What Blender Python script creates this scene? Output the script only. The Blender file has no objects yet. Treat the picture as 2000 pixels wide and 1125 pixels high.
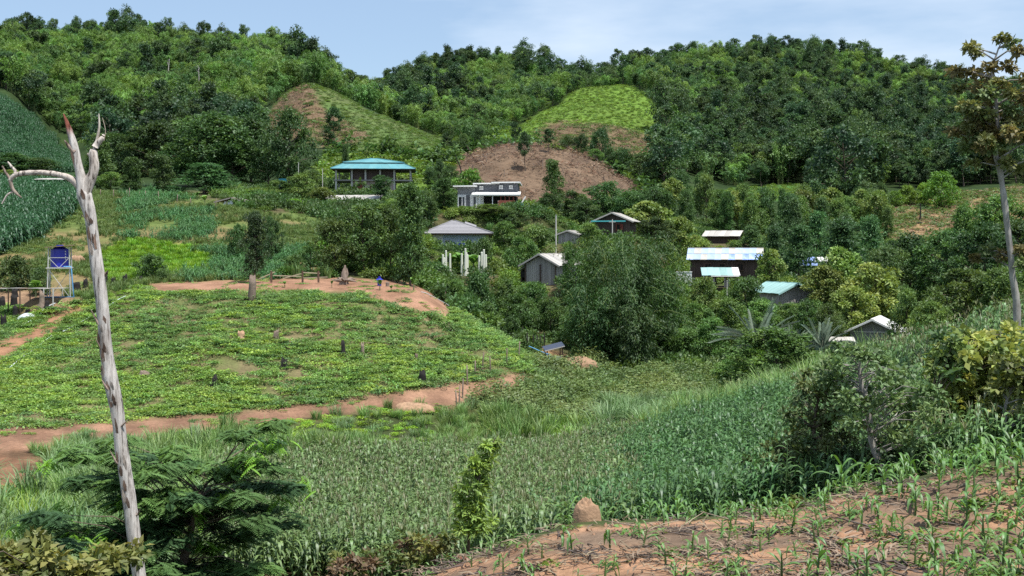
import bpy, math, random
import numpy as np
from mathutils import Matrix, Vector

# ------------------------------------------------------------------ camera, sky, sun, exposure
SC = bpy.context.scene
COL = SC.collection
F = 2400.0          # focal length in photo pixels (photo 2000 x 1125)
HOR = 480.0         # photo row of the horizon
cam_d = bpy.data.cameras.new('camera'); cam = bpy.data.objects.new('camera', cam_d); COL.objects.link(cam)
cam.location = (0, 0, 0); cam.rotation_euler = (math.radians(90), 0, 0)
cam_d.sensor_width = 36.0; cam_d.lens = 36.0 * F / 2000.0
cam_d.shift_y = -(562.5 - HOR) / 2000.0
cam_d.clip_start = 0.1; cam_d.clip_end = 6000
SC.camera = cam

SUN_DIR = Vector((0.26, -0.24, 0.93)).normalized()       # towards the sun
sun_el = math.asin(SUN_DIR.z)
sun_d = bpy.data.lights.new('sun', 'SUN'); sun = bpy.data.objects.new('sun', sun_d); COL.objects.link(sun)
sun_d.energy = 4.8; sun_d.angle = math.radians(0.55); sun_d.color = (1.0, 0.95, 0.87)
sun.rotation_euler = SUN_DIR.to_track_quat('Z', 'Y').to_euler()
sun.location = (0, -30, 90)

W = bpy.data.worlds.new('World'); SC.world = W; W.use_nodes = True
nt = W.node_tree; nt.nodes.clear()
def N(t, **k):
    n = nt.nodes.new(t)
    for a, b in k.items(): setattr(n, a, b)
    return n
def LK(a, b): nt.links.new(a, b)
sky = N('ShaderNodeTexSky', sky_type='NISHITA'); sky.sun_disc = False
sky.sun_elevation = sun_el; sky.sun_rotation = math.atan2(SUN_DIR.x, SUN_DIR.y)
sky.altitude = 500; sky.air_density = 1.0; sky.dust_density = 0.6; sky.ozone_density = 2.0
tc = N('ShaderNodeTexCoord'); mp = N('ShaderNodeMapping'); mp.inputs['Scale'].default_value = (1.0, 1.0, 4.0)
mp.inputs['Location'].default_value = (0.35, 0.1, 0.25)
LK(tc.outputs['Generated'], mp.inputs['Vector'])
no = N('ShaderNodeTexNoise'); no.inputs['Scale'].default_value = 2.6; no.inputs['Detail'].default_value = 7; no.inputs['Roughness'].default_value = 0.5
LK(mp.outputs['Vector'], no.inputs['Vector'])
cr = N('ShaderNodeValToRGB'); cr.color_ramp.elements[0].position = 0.42; cr.color_ramp.elements[1].position = 0.60
LK(no.outputs['Fac'], cr.inputs['Fac'])
cm = N('ShaderNodeMath', operation='MULTIPLY_ADD'); cm.inputs[1].default_value = 0.52; cm.inputs[2].default_value = 0.40
LK(cr.outputs['Color'], cm.inputs[0])
mx = N('ShaderNodeMix', data_type='RGBA'); LK(cm.outputs[0], mx.inputs['Factor'])
hs = N('ShaderNodeHueSaturation'); hs.inputs['Saturation'].default_value = 1.35; hs.inputs['Value'].default_value = 1.0; LK(sky.outputs['Color'], hs.inputs['Color']); LK(hs.outputs['Color'], mx.inputs['A']); mx.inputs['B'].default_value = (6.3, 7.3, 8.6, 1)
bg = N('ShaderNodeBackground'); bg.inputs['Strength'].default_value = 0.092
LK(mx.outputs['Result'], bg.inputs['Color'])
wo = N('ShaderNodeOutputWorld'); LK(bg.outputs[0], wo.inputs['Surface'])

SC.view_settings.view_transform = 'Standard'; SC.view_settings.look = 'None'
SC.view_settings.exposure = 0.5; SC.view_settings.gamma = 1.0; SC.view_settings.use_curve_mapping = False
SC.render.engine = 'CYCLES'
SC.cycles.max_bounces = 5; SC.cycles.diffuse_bounces = 3; SC.cycles.glossy_bounces = 2; SC.cycles.transmission_bounces = 3
SC.cycles.transparent_max_bounces = 4; SC.cycles.caustics_reflective = False; SC.cycles.caustics_refractive = False
SC.cycles.use_denoising = False
SC.cycles.sample_clamp_indirect = 6.0

# ------------------------------------------------------------------ helpers
RS = np.random.RandomState(7)
PI = math.pi

def px2x(px, D): return (px - 1000.0) / F * D
def row2z(row, D): return (HOR - row) / F * D
def P3(px, row, D): return Vector((px2x(px, D), D, row2z(row, D)))

def vnoise(x, y, seed=0):
    x = np.asarray(x, float); y = np.asarray(y, float)
    xi = np.floor(x).astype(np.int64); yi = np.floor(y).astype(np.int64)
    fx = x - xi; fy = y - yi; fx = fx*fx*(3-2*fx); fy = fy*fy*(3-2*fy)
    def h(a, b):
        n = (a*374761393 + b*668265263 + seed*974711) & 0x7fffffff
        n = ((n ^ (n >> 13)) * 1274126177) & 0x7fffffff
        return ((n ^ (n >> 16)) & 0xffff) / 65535.0
    return (h(xi, yi)*(1-fx) + h(xi+1, yi)*fx)*(1-fy) + (h(xi, yi+1)*(1-fx) + h(xi+1, yi+1)*fx)*fy
def fbm(x, y, seed=0, o=4):
    s = 0; a = 0.5; t = 0
    for i in range(o):
        s = s + a*vnoise(x*2**i, y*2**i, seed+i*17); t += a; a *= 0.5
    return s/t
def smooth(a, b, x):
    t = np.clip((x-a)/(b-a), 0, 1); return t*t*(3-2*t)

def pchip_eval(xk, yk, x):
    # monotone cubic along the first axis of yk
    xk = np.asarray(xk, float); yk = np.asarray(yk, float)
    h = np.diff(xk); d = np.diff(yk, axis=0)/h.reshape((-1,)+(1,)*(yk.ndim-1))
    m = np.zeros_like(yk); m[0] = d[0]; m[-1] = d[-1]
    for i in range(1, len(xk)-1):
        w1 = 2*h[i]+h[i-1]; w2 = h[i]+2*h[i-1]
        ok = d[i-1]*d[i] > 0
        with np.errstate(divide='ignore', invalid='ignore'):
            v = (w1+w2)/(w1/d[i-1] + w2/d[i])
        m[i] = np.where(ok, v, 0)
    i = np.clip(np.searchsorted(xk, x, side='right')-1, 0, len(xk)-2)
    sh = (-1,)+(1,)*(yk.ndim-1)
    t = ((np.clip(x, xk[0], xk[-1])-xk[i])/h[i]).reshape(sh); hh = h[i].reshape(sh)
    t2 = t*t; t3 = t2*t
    return (2*t3-3*t2+1)*yk[i] + (t3-2*t2+t)*hh*m[i] + (-2*t3+3*t2)*yk[i+1] + (t3-t2)*hh*m[i+1]

# ------------------------------------------------------------------ terrain: photo row of the ground at a column and a distance
LV = [2.5, 12, 20, 28, 36, 48, 62, 76, 92, 108, 118, 135, 155, 180, 215, 260, 310, 370, 440, 540, 660, 800, 950, 1200, 1700]
T = {
-600: [2160,1440,1330,1240,1140,1010,900,800,700,630,600,540,480,420,385,365,355,340,290,190,130,95,105,130,200],
0:    [2160,1440,1330,1245,1150,1010,905,795,690,612,584,500,440,392,366,352,345,338,290,192,128,82,95,120,200],
130:  [2160,1440,1330,1245,1150,1015,905,800,685,598,575,505,450,392,370,356,350,345,332,300,165,78,90,120,200],
250:  [2160,1440,1330,1245,1150,1020,908,808,672,566,548,520,450,392,374,362,352,335,300,235,140,76,90,120,200],
400:  [2160,1440,1325,1245,1155,1025,912,815,660,565,546,520,450,397,376,364,350,325,285,225,135,88,100,130,200],
520:  [2160,1440,1320,1240,1155,1030, 918,818,660,563,545,510,455,402,385,366,320,290,228,178,130, 98,108,140,200],
610:  [2160,1440,1310,1230,1155,1035,925,822,665,563,544,510,460,415,392,350,300,245,165,170,140,122,131,150,200],
700:  [2160,1430,1300,1190,1150,1040,930,828,672,563,545,515,470,420,392,350,300,250,203,225,215,204,186,180,230],
800:  [2160,1420,1285,1138,1140,1045,940,840,690,566,560,535,490,430,400,352,302,262,248,250,215,190,162,160,220],
900:  [2160,1415,1260,1098,1125,1045,945,865,720,620,612,590,535,480,415,385,313,298,290,262,222,178,134,150,210],
1000: [2160,1400,1225,1062,1100,1035,950,892,742,672,668,640,585,520,412,395,285,296,290,262,222,175,130,140,200],
1060: [2160,1390,1205,1038,1090,1025,948,890,772,700,680,630,565,520,440,405,288,306,282,248,205,172,146,140,200],
1150: [2160,1370,1180,1020,1075,1008,930,872,795,725,705,640,565,500,450,412,312,335,292,238,175,175,166,150,200],
1250: [2160,1360,1165,1014,1060,990,910,858,795,735,712,650,575,510,458,425,378,350,315,250,170,165,136,130,190],
1350: [2160,1350,1150,1010,1040,950,868,828,790,735,712,660,590,535,480,435,400,370,345,295,225,160,119,125,190],
1500: [2160,1340,1138,1006,1010, 905, 820,785,752,722,705,665,610,555,500,455,425,395,368,320,245,162,108,120,180],
1650: [2160,1340,1125,965,985,870,775,745,728,712,700,680,625,572,520,470,428,395,368,322,248,174,118,120,180],
1800: [2160,1340,1118,928,945,815,708,705,712,705,695,672,632,590,538,480,430,385,362,320,255,200,154,140,190],
2000: [2160,1340,1105,896,905,730,628,640,662,670,662,640,612,575,530,478,425,378,352,312,255,209,178,165,200],
2600: [2160,1340,1100, 890, 860, 690, 600,600,610,610,600,590,580,560,520,478,425,378,352,312,255,205,172,165,200],
}
PXK = sorted(T); TAB = np.array([T[p] for p in PXK], float); TAB[:, 21:24] += 11      # (cols, levels)
NL = 760
gpx = np.concatenate([np.linspace(-3200, -120, 50), np.arange(-100, 2101, 4.0), np.linspace(2120, 5200, 50)])
glog = np.linspace(math.log(2.5), math.log(1700), NL); gD = np.exp(glog)
A = pchip_eval(np.log(LV), TAB.T, glog)                       # (NL, cols)
Rg = pchip_eval(np.array(PXK, float), A.T, np.clip(gpx, PXK[0], PXK[-1]))   # (NPX, NL)
Zg = (HOR - Rg)/F*gD[None, :]
Xg = (gpx[:, None]-1000)/F*gD[None, :]; Yg = np.broadcast_to(gD[None, :], Xg.shape).copy()
amp = np.where(gD < 230, np.clip(gD*0.0014, 0.03, 0.3), np.clip((gD-230)*0.006, 0.3, 2.2))[None, :]
Zg += (fbm(Xg/np.clip(gD*0.06, 1.2, 28)[None, :], Yg/np.clip(gD*0.06, 1.2, 28)[None, :], 3)-0.5)*2*amp
Zg += (fbm(Xg*1.3, Yg*1.3, 5, 3)-0.5)*0.10*smooth(160, 60, gD)[None, :]
# level pads cut for the buildings (px, row, D, radius)
PADS = [(731,388,240,13),(957,410,205,10),(895,493,178,9),(1078,556,146,6),(1203,466,186,6),(1415,560,166,10),(1410,476,202,6),
        (1528,600,150,7),(1712,697,126,7),(1632,704,121,3.5),(460,414,182,4.5),(690,412,205,6),(117,580,108,2.5),(1082,708,108,3),(912,538,152,6),(1115,476,176,4),(1592,548,182,4)]
for (px, row, D, r) in PADS:
    x0, z0 = px2x(px, D), row2z(row, D)
    d = np.hypot(Xg-x0, Yg-D); w = smooth(r*1.7, r*0.75, d)
    Zg = Zg*(1-w) + z0*w

def gz(x, y):
    """ground height at world x, y (arrays)"""
    x = np.asarray(x, float); y = np.asarray(y, float)
    px = 1000 + F*x/y
    fi = np.interp(px, gpx, np.arange(len(gpx))); fj = (np.log(np.clip(y, 2.5, 1699))-glog[0])/(glog[1]-glog[0])
    i = np.clip(fi.astype(int), 0, len(gpx)-2); j = np.clip(fj.astype(int), 0, NL-2); a = fi-i; b = fj-j
    return (Zg[i, j]*(1-a)+Zg[i+1, j]*a)*(1-b) + (Zg[i, j+1]*(1-a)+Zg[i+1, j+1]*a)*b
def ground(px, D):
    x = px2x(px, D); return Vector((x, D, float(gz(x, D))))
def hit(px, row, d0=15, d1=1400):
    """where the sight line through a photo pixel first meets the ground"""
    D = np.exp(np.linspace(math.log(d0), math.log(d1), 4000))
    z = gz(px2x(px, D), D); s = row2z(row, D) - z
    k = np.argmax(s <= 0)
    if s[k] > 0: k = len(D)-1
    d = float(D[k]); return Vector((px2x(px, d), d, float(z[k])))

def inpoly(px, row, poly):
    px = np.asarray(px, float); row = np.asarray(row, float); ins = np.zeros(px.shape, bool); n = len(poly)
    for k in range(n):
        x1, y1 = poly[k]; x2, y2 = poly[(k+1) % n]
        if y1 == y2: continue
        c = ((y1 > row) != (y2 > row)) & (px < (x2-x1)*(row-y1)/(y2-y1)+x1)
        ins ^= c
    return ins

# zones: name, depth range, polygon of ground in photo pixels, base colours (linear), blend scale in metres
GRASS1 = ((0.075,0.12,0.03), (0.11,0.17,0.04)); SOIL = ((0.30,0.175,0.115), (0.20,0.115,0.075))
ZONES = [
 ('valley_floor', 34, 112, None, ((0.045,0.06,0.022), (0.07,0.09,0.03)), 3),
 ('village_floor', 112, 260, None, ((0.05,0.075,0.022), (0.10,0.085,0.045)), 4),
 ('forest_floor', 225, 1800, None, ((0.022,0.042,0.014), (0.035,0.06,0.02)), 12),
 ('corn_slope', 30, 100, [(420,1130),(420,935),(700,905),(960,905),(1240,868),(1400,830),(1560,790),(1780,715),(2010,640),(2300,620),(2300,900),(1700,1000),(1450,1080),(1100,1130)], ((0.05,0.05,0.022),(0.09,0.07,0.035)), 2),
 ('meadow', 105, 215, [(-400,585),(-400,330),(170,378),(330,376),(430,396),(500,412),(640,425),(640,540),(280,556),(150,590)], ((0.10,0.145,0.04),(0.20,0.155,0.075)), 5),
 ('lime_patch', 108, 175, [(195,535),(205,490),(250,468),(330,475),(420,505),(400,528),(300,548),(215,552)], ((0.15,0.28,0.03),(0.11,0.21,0.03)), 3),
 ('corn_upper', 110, 215, [(-400,585),(-400,340),(150,372),(150,405),(60,470),(0,500)], ((0.03,0.05,0.02),(0.05,0.07,0.03)), 3),
 ('cassava_field', 55, 114, [(-500,700),(-40,600),(180,590),(290,562),(700,556),(760,566),(900,606),(1030,690),(1045,735),(900,748),(620,795),(280,822),(80,842),(-500,870)], ((0.11,0.135,0.045),(0.17,0.14,0.075)), 1.1),
 ('dirt_track', 55, 100, [(-60,840),(130,832),(280,818),(450,806),(600,788),(760,766),(850,750),(960,738),(1040,722),(1050,740),(985,765),(900,795),(700,802),(560,828),(330,848),(300,868),(180,855),(60,885),(-60,880)], SOIL, 1.6),
 ('dirt_bank', 40, 75, [(-40,885),(50,880),(100,905),(95,945),(50,965),(10,1000),(-60,1020)], ((0.24,0.13,0.08),(0.12,0.075,0.045)), 0.8),
 ('dirt_terrace', 98, 124, [(280,570),(290,556),(380,550),(500,546),(700,542),(800,550),(835,566),(875,600),(870,622),(800,606),(740,590),(715,573),(500,568),(400,572)], ((0.33,0.19,0.125),(0.24,0.135,0.085)), 1.6),
 ('dirt_path', 70, 116, [(-60,700),(40,655),(110,608),(170,592),(180,598),(130,628),(90,655),(30,695),(-60,745)], ((0.31,0.17,0.10),(0.24,0.13,0.075)), 1.2),
 ('dirt_yard', 98, 122, [(-60,600),(-60,568),(60,562),(150,576),(140,588),(60,600)], ((0.30,0.20,0.13),(0.2,0.13,0.08)), 1.2),
 ('dirt_cut', 96, 118, [(1030,640),(1150,655),(1195,700),(1120,712),(1040,716)], ((0.38,0.22,0.12),(0.2,0.13,0.06)), 1.0),
 ('near_slope', 2, 33, None, ((0.05,0.075,0.025),(0.09,0.08,0.04)), 1.5),
 ('ploughed_field', 10, 31.5, [(790,1135),(1000,1068),(1130,1028),(1450,1014),(1700,955),(2010,903),(2700,880),(2700,1700),(400,1700)], ((0.37,0.215,0.13),(0.17,0.12,0.085)), 0.9),
 ('green_hill', 220, 330, [(610,360),(620,318),(650,290),(760,285),(905,285),(905,345),(850,372),(700,380)], ((0.12,0.22,0.03),(0.10,0.16,0.035)), 9),
 ('spur_field', 285, 500, [(505,245),(560,180),(610,148),(640,158),(720,215),(800,250),(910,285),(900,295),(700,300),(640,290),(560,275)], ((0.085,0.14,0.04),(0.10,0.13,0.045)), 10),
 ('spur_bare', 285, 500, [(505,245),(560,185),(600,160),(622,190),(640,225),(690,245),(720,262),(690,282),(640,288),(560,275)], ((0.165,0.11,0.07),(0.12,0.105,0.05)), 9),
 ('burnt_knoll', 240, 345, [(880,345),(900,300),(960,272),(1060,282),(1160,310),(1260,365),(1240,385),(1100,400),(980,400),(890,390)], ((0.165,0.115,0.078),(0.115,0.08,0.055)), 6),
 ('burnt_slope', 380, 570, [(1030,262),(1070,235),(1160,240),(1280,255),(1300,300),(1230,318),(1100,300)], ((0.16,0.12,0.07),(0.12,0.10,0.05)), 9),
 ('grass_hill', 440, 720, [(930,290),(1030,235),(1120,180),(1200,150),(1270,190),(1310,250),(1270,262),(1180,246),(1075,238),(1000,285)], ((0.12,0.21,0.035),(0.10,0.165,0.03)), 14),
 ('stubble_field', 240, 420, [(1725,480),(1725,402),(1800,388),(1900,375),(2020,365),(2300,360),(2300,480)], ((0.30,0.20,0.11),(0.20,0.17,0.07)), 8),
 ('far_crop', 330, 470, [(1365,400),(1365,372),(1480,366),(1560,362),(1560,390),(1440,402)], ((0.06,0.15,0.04),(0.08,0.17,0.04)), 8),
 ('dark_crop', 380, 640, [(-700,350),(-700,120),(-20,178),(40,215),(100,262),(150,330),(140,352)], ((0.022,0.055,0.026),(0.035,0.075,0.032)), 12),  # dark tones paint in the cloud shade lying on this spur
]
ZID = {z[0]: i for i, z in enumerate(ZONES)}
def zone_of(x, y, z=None, jit=1.0):
    x = np.asarray(x, float); y = np.asarray(y, float)
    if z is None: z = gz(x, y)
    px = 1000 + F*x/y; row = HOR - F*z/y
    s = np.clip(y*0.012, 0.35, 6)
    jx = (fbm(x/s, y/s, 31, 3)-0.5)*40*jit; jy = (fbm(x/s, y/s, 77, 3)-0.5)*np.where((y > 95) & (y < 125), 8, 18)*jit
    px = px+jx; row = row+jy
    out = np.zeros(x.shape, int)
    for i, (n, d0, d1, poly, c, sc) in enumerate(ZONES):
        m = (y >= d0) & (y < d1)
        if poly is not None: m &= inpoly(px, row, poly)
        out[m] = i
    return out

# ------------------------------------------------------------------ materials
def newmat(name):
    m = bpy.data.materials.new(name); m.use_nodes = True; t = m.node_tree; t.nodes.clear()
    o = t.nodes.new('ShaderNodeOutputMaterial'); return m, t, o
def nn(t, ty, **k):
    n = t.nodes.new(ty)
    for a, b in k.items(): setattr(n, a, b)
    return n
def solid(name, c, rough=0.7, var=0.25, scale=3.0, bump=0.15, metal=0.0, c2=None, stretch=(1,1,1), spec=0.3):
    """plain procedural surface: noise between two tones, fine bump"""
    m, t, o = newmat(name); L = t.links.new
    b = nn(t, 'ShaderNodeBsdfPrincipled'); b.inputs['Roughness'].default_value = rough; b.inputs['Metallic'].default_value = metal
    b.inputs['Specular IOR Level'].default_value = spec
    tx = nn(t, 'ShaderNodeTexCoord'); mp = nn(t, 'ShaderNodeMapping'); mp.inputs['Scale'].default_value = stretch
    L(tx.outputs['Object'], mp.inputs['Vector'])
    n1 = nn(t, 'ShaderNodeTexNoise'); n1.inputs['Scale'].default_value = scale; n1.inputs['Detail'].default_value = 6; n1.inputs['Roughness'].default_value = 0.6
    L(mp.outputs['Vector'], n1.inputs['Vector'])
    r = nn(t, 'ShaderNodeValToRGB'); e = r.color_ramp.elements; e[0].position = 0.3; e[1].position = 0.7
    d = c2 if c2 else tuple(v*(1-var) for v in c); e[0].color = (*d, 1); e[1].color = (*c, 1)
    L(n1.outputs['Fac'], r.inputs['Fac'])
    oi = nn(t, 'ShaderNodeObjectInfo'); hv = nn(t, 'ShaderNodeHueSaturation')
    mr = nn(t, 'ShaderNodeMapRange'); mr.inputs['To Min'].default_value = 1-var*0.5; mr.inputs['To Max'].default_value = 1+var*0.35
    L(oi.outputs['Random'], mr.inputs['Value']); L(mr.outputs['Result'], hv.inputs['Value']); L(r.outputs['Color'], hv.inputs['Color'])
    L(hv.outputs['Color'], b.inputs['Base Color'])
    bp = nn(t, 'ShaderNodeBump'); bp.inputs['Strength'].default_value = bump; bp.inputs['Distance'].default_value = 0.05
    L(n1.outputs['Fac'], bp.inputs['Height']); L(bp.outputs['Normal'], b.inputs['Normal'])
    L(b.outputs[0], o.inputs['Surface']); return m

def ground_mat():
    m, t, o = newmat('ground_soil_and_grass'); L = t.links.new
    b = nn(t, 'ShaderNodeBsdfPrincipled'); b.inputs['Roughness'].default_value = 0.95; b.inputs['Specular IOR Level'].default_value = 0.1
    at = nn(t, 'ShaderNodeAttribute', attribute_name='Col')
    tx = nn(t, 'ShaderNodeTexCoord')
    n1 = nn(t, 'ShaderNodeTexNoise'); n1.inputs['Scale'].default_value = 5.0; n1.inputs['Detail'].default_value = 8; n1.inputs['Roughness'].default_value = 0.7
    n2 = nn(t, 'ShaderNodeTexNoise'); n2.inputs['Scale'].default_value = 0.45; n2.inputs['Detail'].default_value = 8; n2.inputs['Roughness'].default_value = 0.65
    L(tx.outputs['Object'], n1.inputs['Vector']); L(tx.outputs['Object'], n2.inputs['Vector'])
    a = nn(t, 'ShaderNodeMath', operation='MULTIPLY'); L(n1.outputs['Fac'], a.inputs[0]); L(n2.outputs['Fac'], a.inputs[1])
    mr = nn(t, 'ShaderNodeMapRange'); mr.inputs['From Min'].default_value = 0.12; mr.inputs['From Max'].default_value = 0.40
    mr.inputs['To Min'].default_value = 0.55; mr.inputs['To Max'].default_value = 1.35
    L(a.outputs[0], mr.inputs['Value'])
    hv = nn(t, 'ShaderNodeHueSaturation'); L(mr.outputs['Result'], hv.inputs['Value']); L(at.outputs['Color'], hv.inputs['Color'])
    L(hv.outputs['Color'], b.inputs['Base Color'])
    bp = nn(t, 'ShaderNodeBump'); bp.inputs['Strength'].default_value = 0.7; bp.inputs['Distance'].default_value = 0.12
    L(n1.outputs['Fac'], bp.inputs['Height']); L(bp.outputs['Normal'], b.inputs['Normal'])
    L(b.outputs[0], o.inputs['Surface']); return m

def leaf_mat(name='foliage', trans=0.26, gloss=0.03, var=(0.75, 1.35), hue=0.02, grough=0.6):
    m, t, o = newmat(name); L = t.links.new
    at = nn(t, 'ShaderNodeAttribute', attribute_name='Col')
    oi = nn(t, 'ShaderNodeObjectInfo')
    hv = nn(t, 'ShaderNodeHueSaturation')
    mr = nn(t, 'ShaderNodeMapRange'); mr.inputs['To Min'].default_value = var[0]; mr.inputs['To Max'].default_value = var[1]
    L(oi.outputs['Random'], mr.inputs['Value']); L(mr.outputs['Result'], hv.inputs['Value'])
    f = nn(t, 'ShaderNodeMath', operation='MULTIPLY'); f.inputs[1].default_value = 7.31; L(oi.outputs['Random'], f.inputs[0])
    f2 = nn(t, 'ShaderNodeMath', operation='FRACT'); L(f.outputs[0], f2.inputs[0])
    m2 = nn(t, 'ShaderNodeMapRange'); m2.inputs['To Min'].default_value = 0.5-hue; m2.inputs['To Max'].default_value = 0.5+hue*0.7
    L(f2.outputs[0], m2.inputs['Value']); L(m2.outputs['Result'], hv.inputs['Hue'])
    L(at.outputs['Color'], hv.inputs['Color'])
    d = nn(t, 'ShaderNodeBsdfDiffuse'); L(hv.outputs['Color'], d.inputs['Color'])
    tr = nn(t, 'ShaderNodeBsdfTranslucent')
    h2 = nn(t, 'ShaderNodeHueSaturation'); h2.inputs['Hue'].default_value = 0.485; h2.inputs['Value'].default_value = 1.5; h2.inputs['Saturation'].default_value = 1.1
    L(hv.outputs['Color'], h2.inputs['Color']); L(h2.outputs['Color'], tr.inputs['Color'])
    s1 = nn(t, 'ShaderNodeMixShader'); s1.inputs[0].default_value = trans; L(d.outputs[0], s1.inputs[1]); L(tr.outputs[0], s1.inputs[2])
    g = nn(t, 'ShaderNodeBsdfGlossy'); g.inputs['Roughness'].default_value = grough; g.inputs['Color'].default_value = (0.9, 0.95, 1, 1)
    s2 = nn(t, 'ShaderNodeMixShader'); s2.inputs[0].default_value = gloss; L(s1.outputs[0], s2.inputs[1]); L(g.outputs[0], s2.inputs[2])
    L(s2.outputs[0], o.inputs['Surface']); return m

M_GROUND = ground_mat()
M_LEAF = leaf_mat()
M_CORN = leaf_mat('corn_leaf', 0.26, 0.045, (0.8, 1.25), 0.012, 0.52)
M_BARK = solid('bark', (0.16,0.125,0.095), 0.9, 0.5, 6, 0.5, stretch=(1,1,0.25))

# ------------------------------------------------------------------ mesh building with numpy quads
def mesh_np(name, V, Fq, C=None, mat=None, smooth_=False):
    me = bpy.data.meshes.new(name); V = np.ascontiguousarray(V, np.float32); Fq = np.ascontiguousarray(Fq, np.int32); k = Fq.shape[1]
    me.vertices.add(len(V)); me.vertices.foreach_set('co', V.ravel())
    me.loops.add(Fq.size); me.loops.foreach_set('vertex_index', Fq.ravel())
    me.polygons.add(len(Fq)); me.polygons.foreach_set('loop_start', np.arange(0, Fq.size, k, dtype=np.int32))
    if smooth_: me.polygons.foreach_set('use_smooth', np.ones(len(Fq), bool))
    me.update(calc_edges=True)
    if C is not None:
        a = me.attributes.new('Col', 'FLOAT_COLOR', 'POINT'); c4 = np.ones((len(V), 4), np.float32); c4[:, :3] = C
        a.data.foreach_set('color', c4.ravel())
    if mat: me.materials.append(mat)
    return me

def unit(v): return v/np.maximum(np.linalg.norm(v, axis=-1, keepdims=True), 1e-9)

class Q:
    """collects quads (leaves, tubes) with a colour per vertex"""
    def __init__(s): s.V = []; s.F = []; s.C = []; s.n = 0
    def add(s, V, Fq, C):
        V = np.asarray(V, float); s.V.append(V); s.F.append(np.asarray(Fq)+s.n)
        C = np.asarray(C, float); s.C.append(np.broadcast_to(C, V.shape).copy() if C.shape != V.shape else C); s.n += len(V)
    def leaves(s, P, U, Vd, L, Wd, C, fold=0.18):
        P = np.asarray(P, float); n = len(P)
        if n == 0: return
        L = np.broadcast_to(np.asarray(L, float).reshape(-1, 1), (n, 1)); Wd = np.broadcast_to(np.asarray(Wd, float).reshape(-1, 1), (n, 1))
        U = unit(U); Nn = unit(np.cross(U, Vd)); Vd = unit(np.cross(Nn, U))
        mid = P+U*L*0.45
        v = np.stack([P, mid+Vd*Wd*0.5+Nn*Wd*fold, P+U*L-Nn*L*0.05, mid-Vd*Wd*0.5+Nn*Wd*fold], 1).reshape(-1, 3)
        f = np.arange(4*n).reshape(-1, 4)
        C = np.broadcast_to(np.asarray(C, float), (n, 3)); s.add(v, f, np.repeat(C, 4, 0))
    def strip(s, pts, widths, side, C):
        """ribbon leaf along points"""
        pts = np.asarray(pts, float); k = len(pts); side = unit(np.asarray(side, float))
        w = np.asarray(widths, float).reshape(-1, 1)
        v = np.concatenate([pts-side*w/2, pts+side*w/2]); f = [[i, i+1, k+i+1, k+i] for i in range(k-1)]
        s.add(v, f, C)
    def tube(s, pts, rad, C=(0.15,0.12,0.09), sides=6, rough=0.0, rs=RS):
        pts = np.asarray(pts, float); k = len(pts); rad = np.broadcast_to(np.asarray(rad, float), (k,))
        d = np.gradient(pts, axis=0); d = unit(d); ref = np.where(np.abs(d[:, 2:3]) > 0.9, np.array([[1., 0, 0]]), np.array([[0, 0, 1.]]))
        a = unit(np.cross(d, ref)); b = np.cross(d, a); th = np.arange(sides)*2*PI/sides
        r = rad[:, None]*(1+rough*(rs.rand(k, sides)-0.5)*2)
        v = pts[:, None, :] + r[..., None]*(np.cos(th)[None, :, None]*a[:, None, :]+np.sin(th)[None, :, None]*b[:, None, :])
        f = []
        for i in range(k-1):
            for j in range(sides):
                f.append([i*sides+j, i*sides+(j+1) % sides, (i+1)*sides+(j+1) % sides, (i+1)*sides+j])
        s.add(v.reshape(-1, 3), f, C)
    def mesh(s, name, mat, sm=False):
        return mesh_np(name, np.concatenate(s.V), np.concatenate(s.F), np.concatenate(s.C), mat, sm)

def tag(o, label=None, cat=None, group=None, kind=None):
    if label: o['label'] = label
    if cat: o['category'] = cat
    if group: o['group'] = group
    if kind: o['kind'] = kind
    return o
def link(name, data, parent=None, loc=None):
    o = bpy.data.objects.new(name, data); COL.objects.link(o)
    if parent: o.parent = parent
    if loc is not None: o.location = loc
    return o
def empty(name, loc=(0,0,0), rz=0):
    o = bpy.data.objects.new(name, None); o.empty_display_size = 0.3; COL.objects.link(o); o.location = loc; o.rotation_euler = (0, 0, rz); return o

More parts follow.
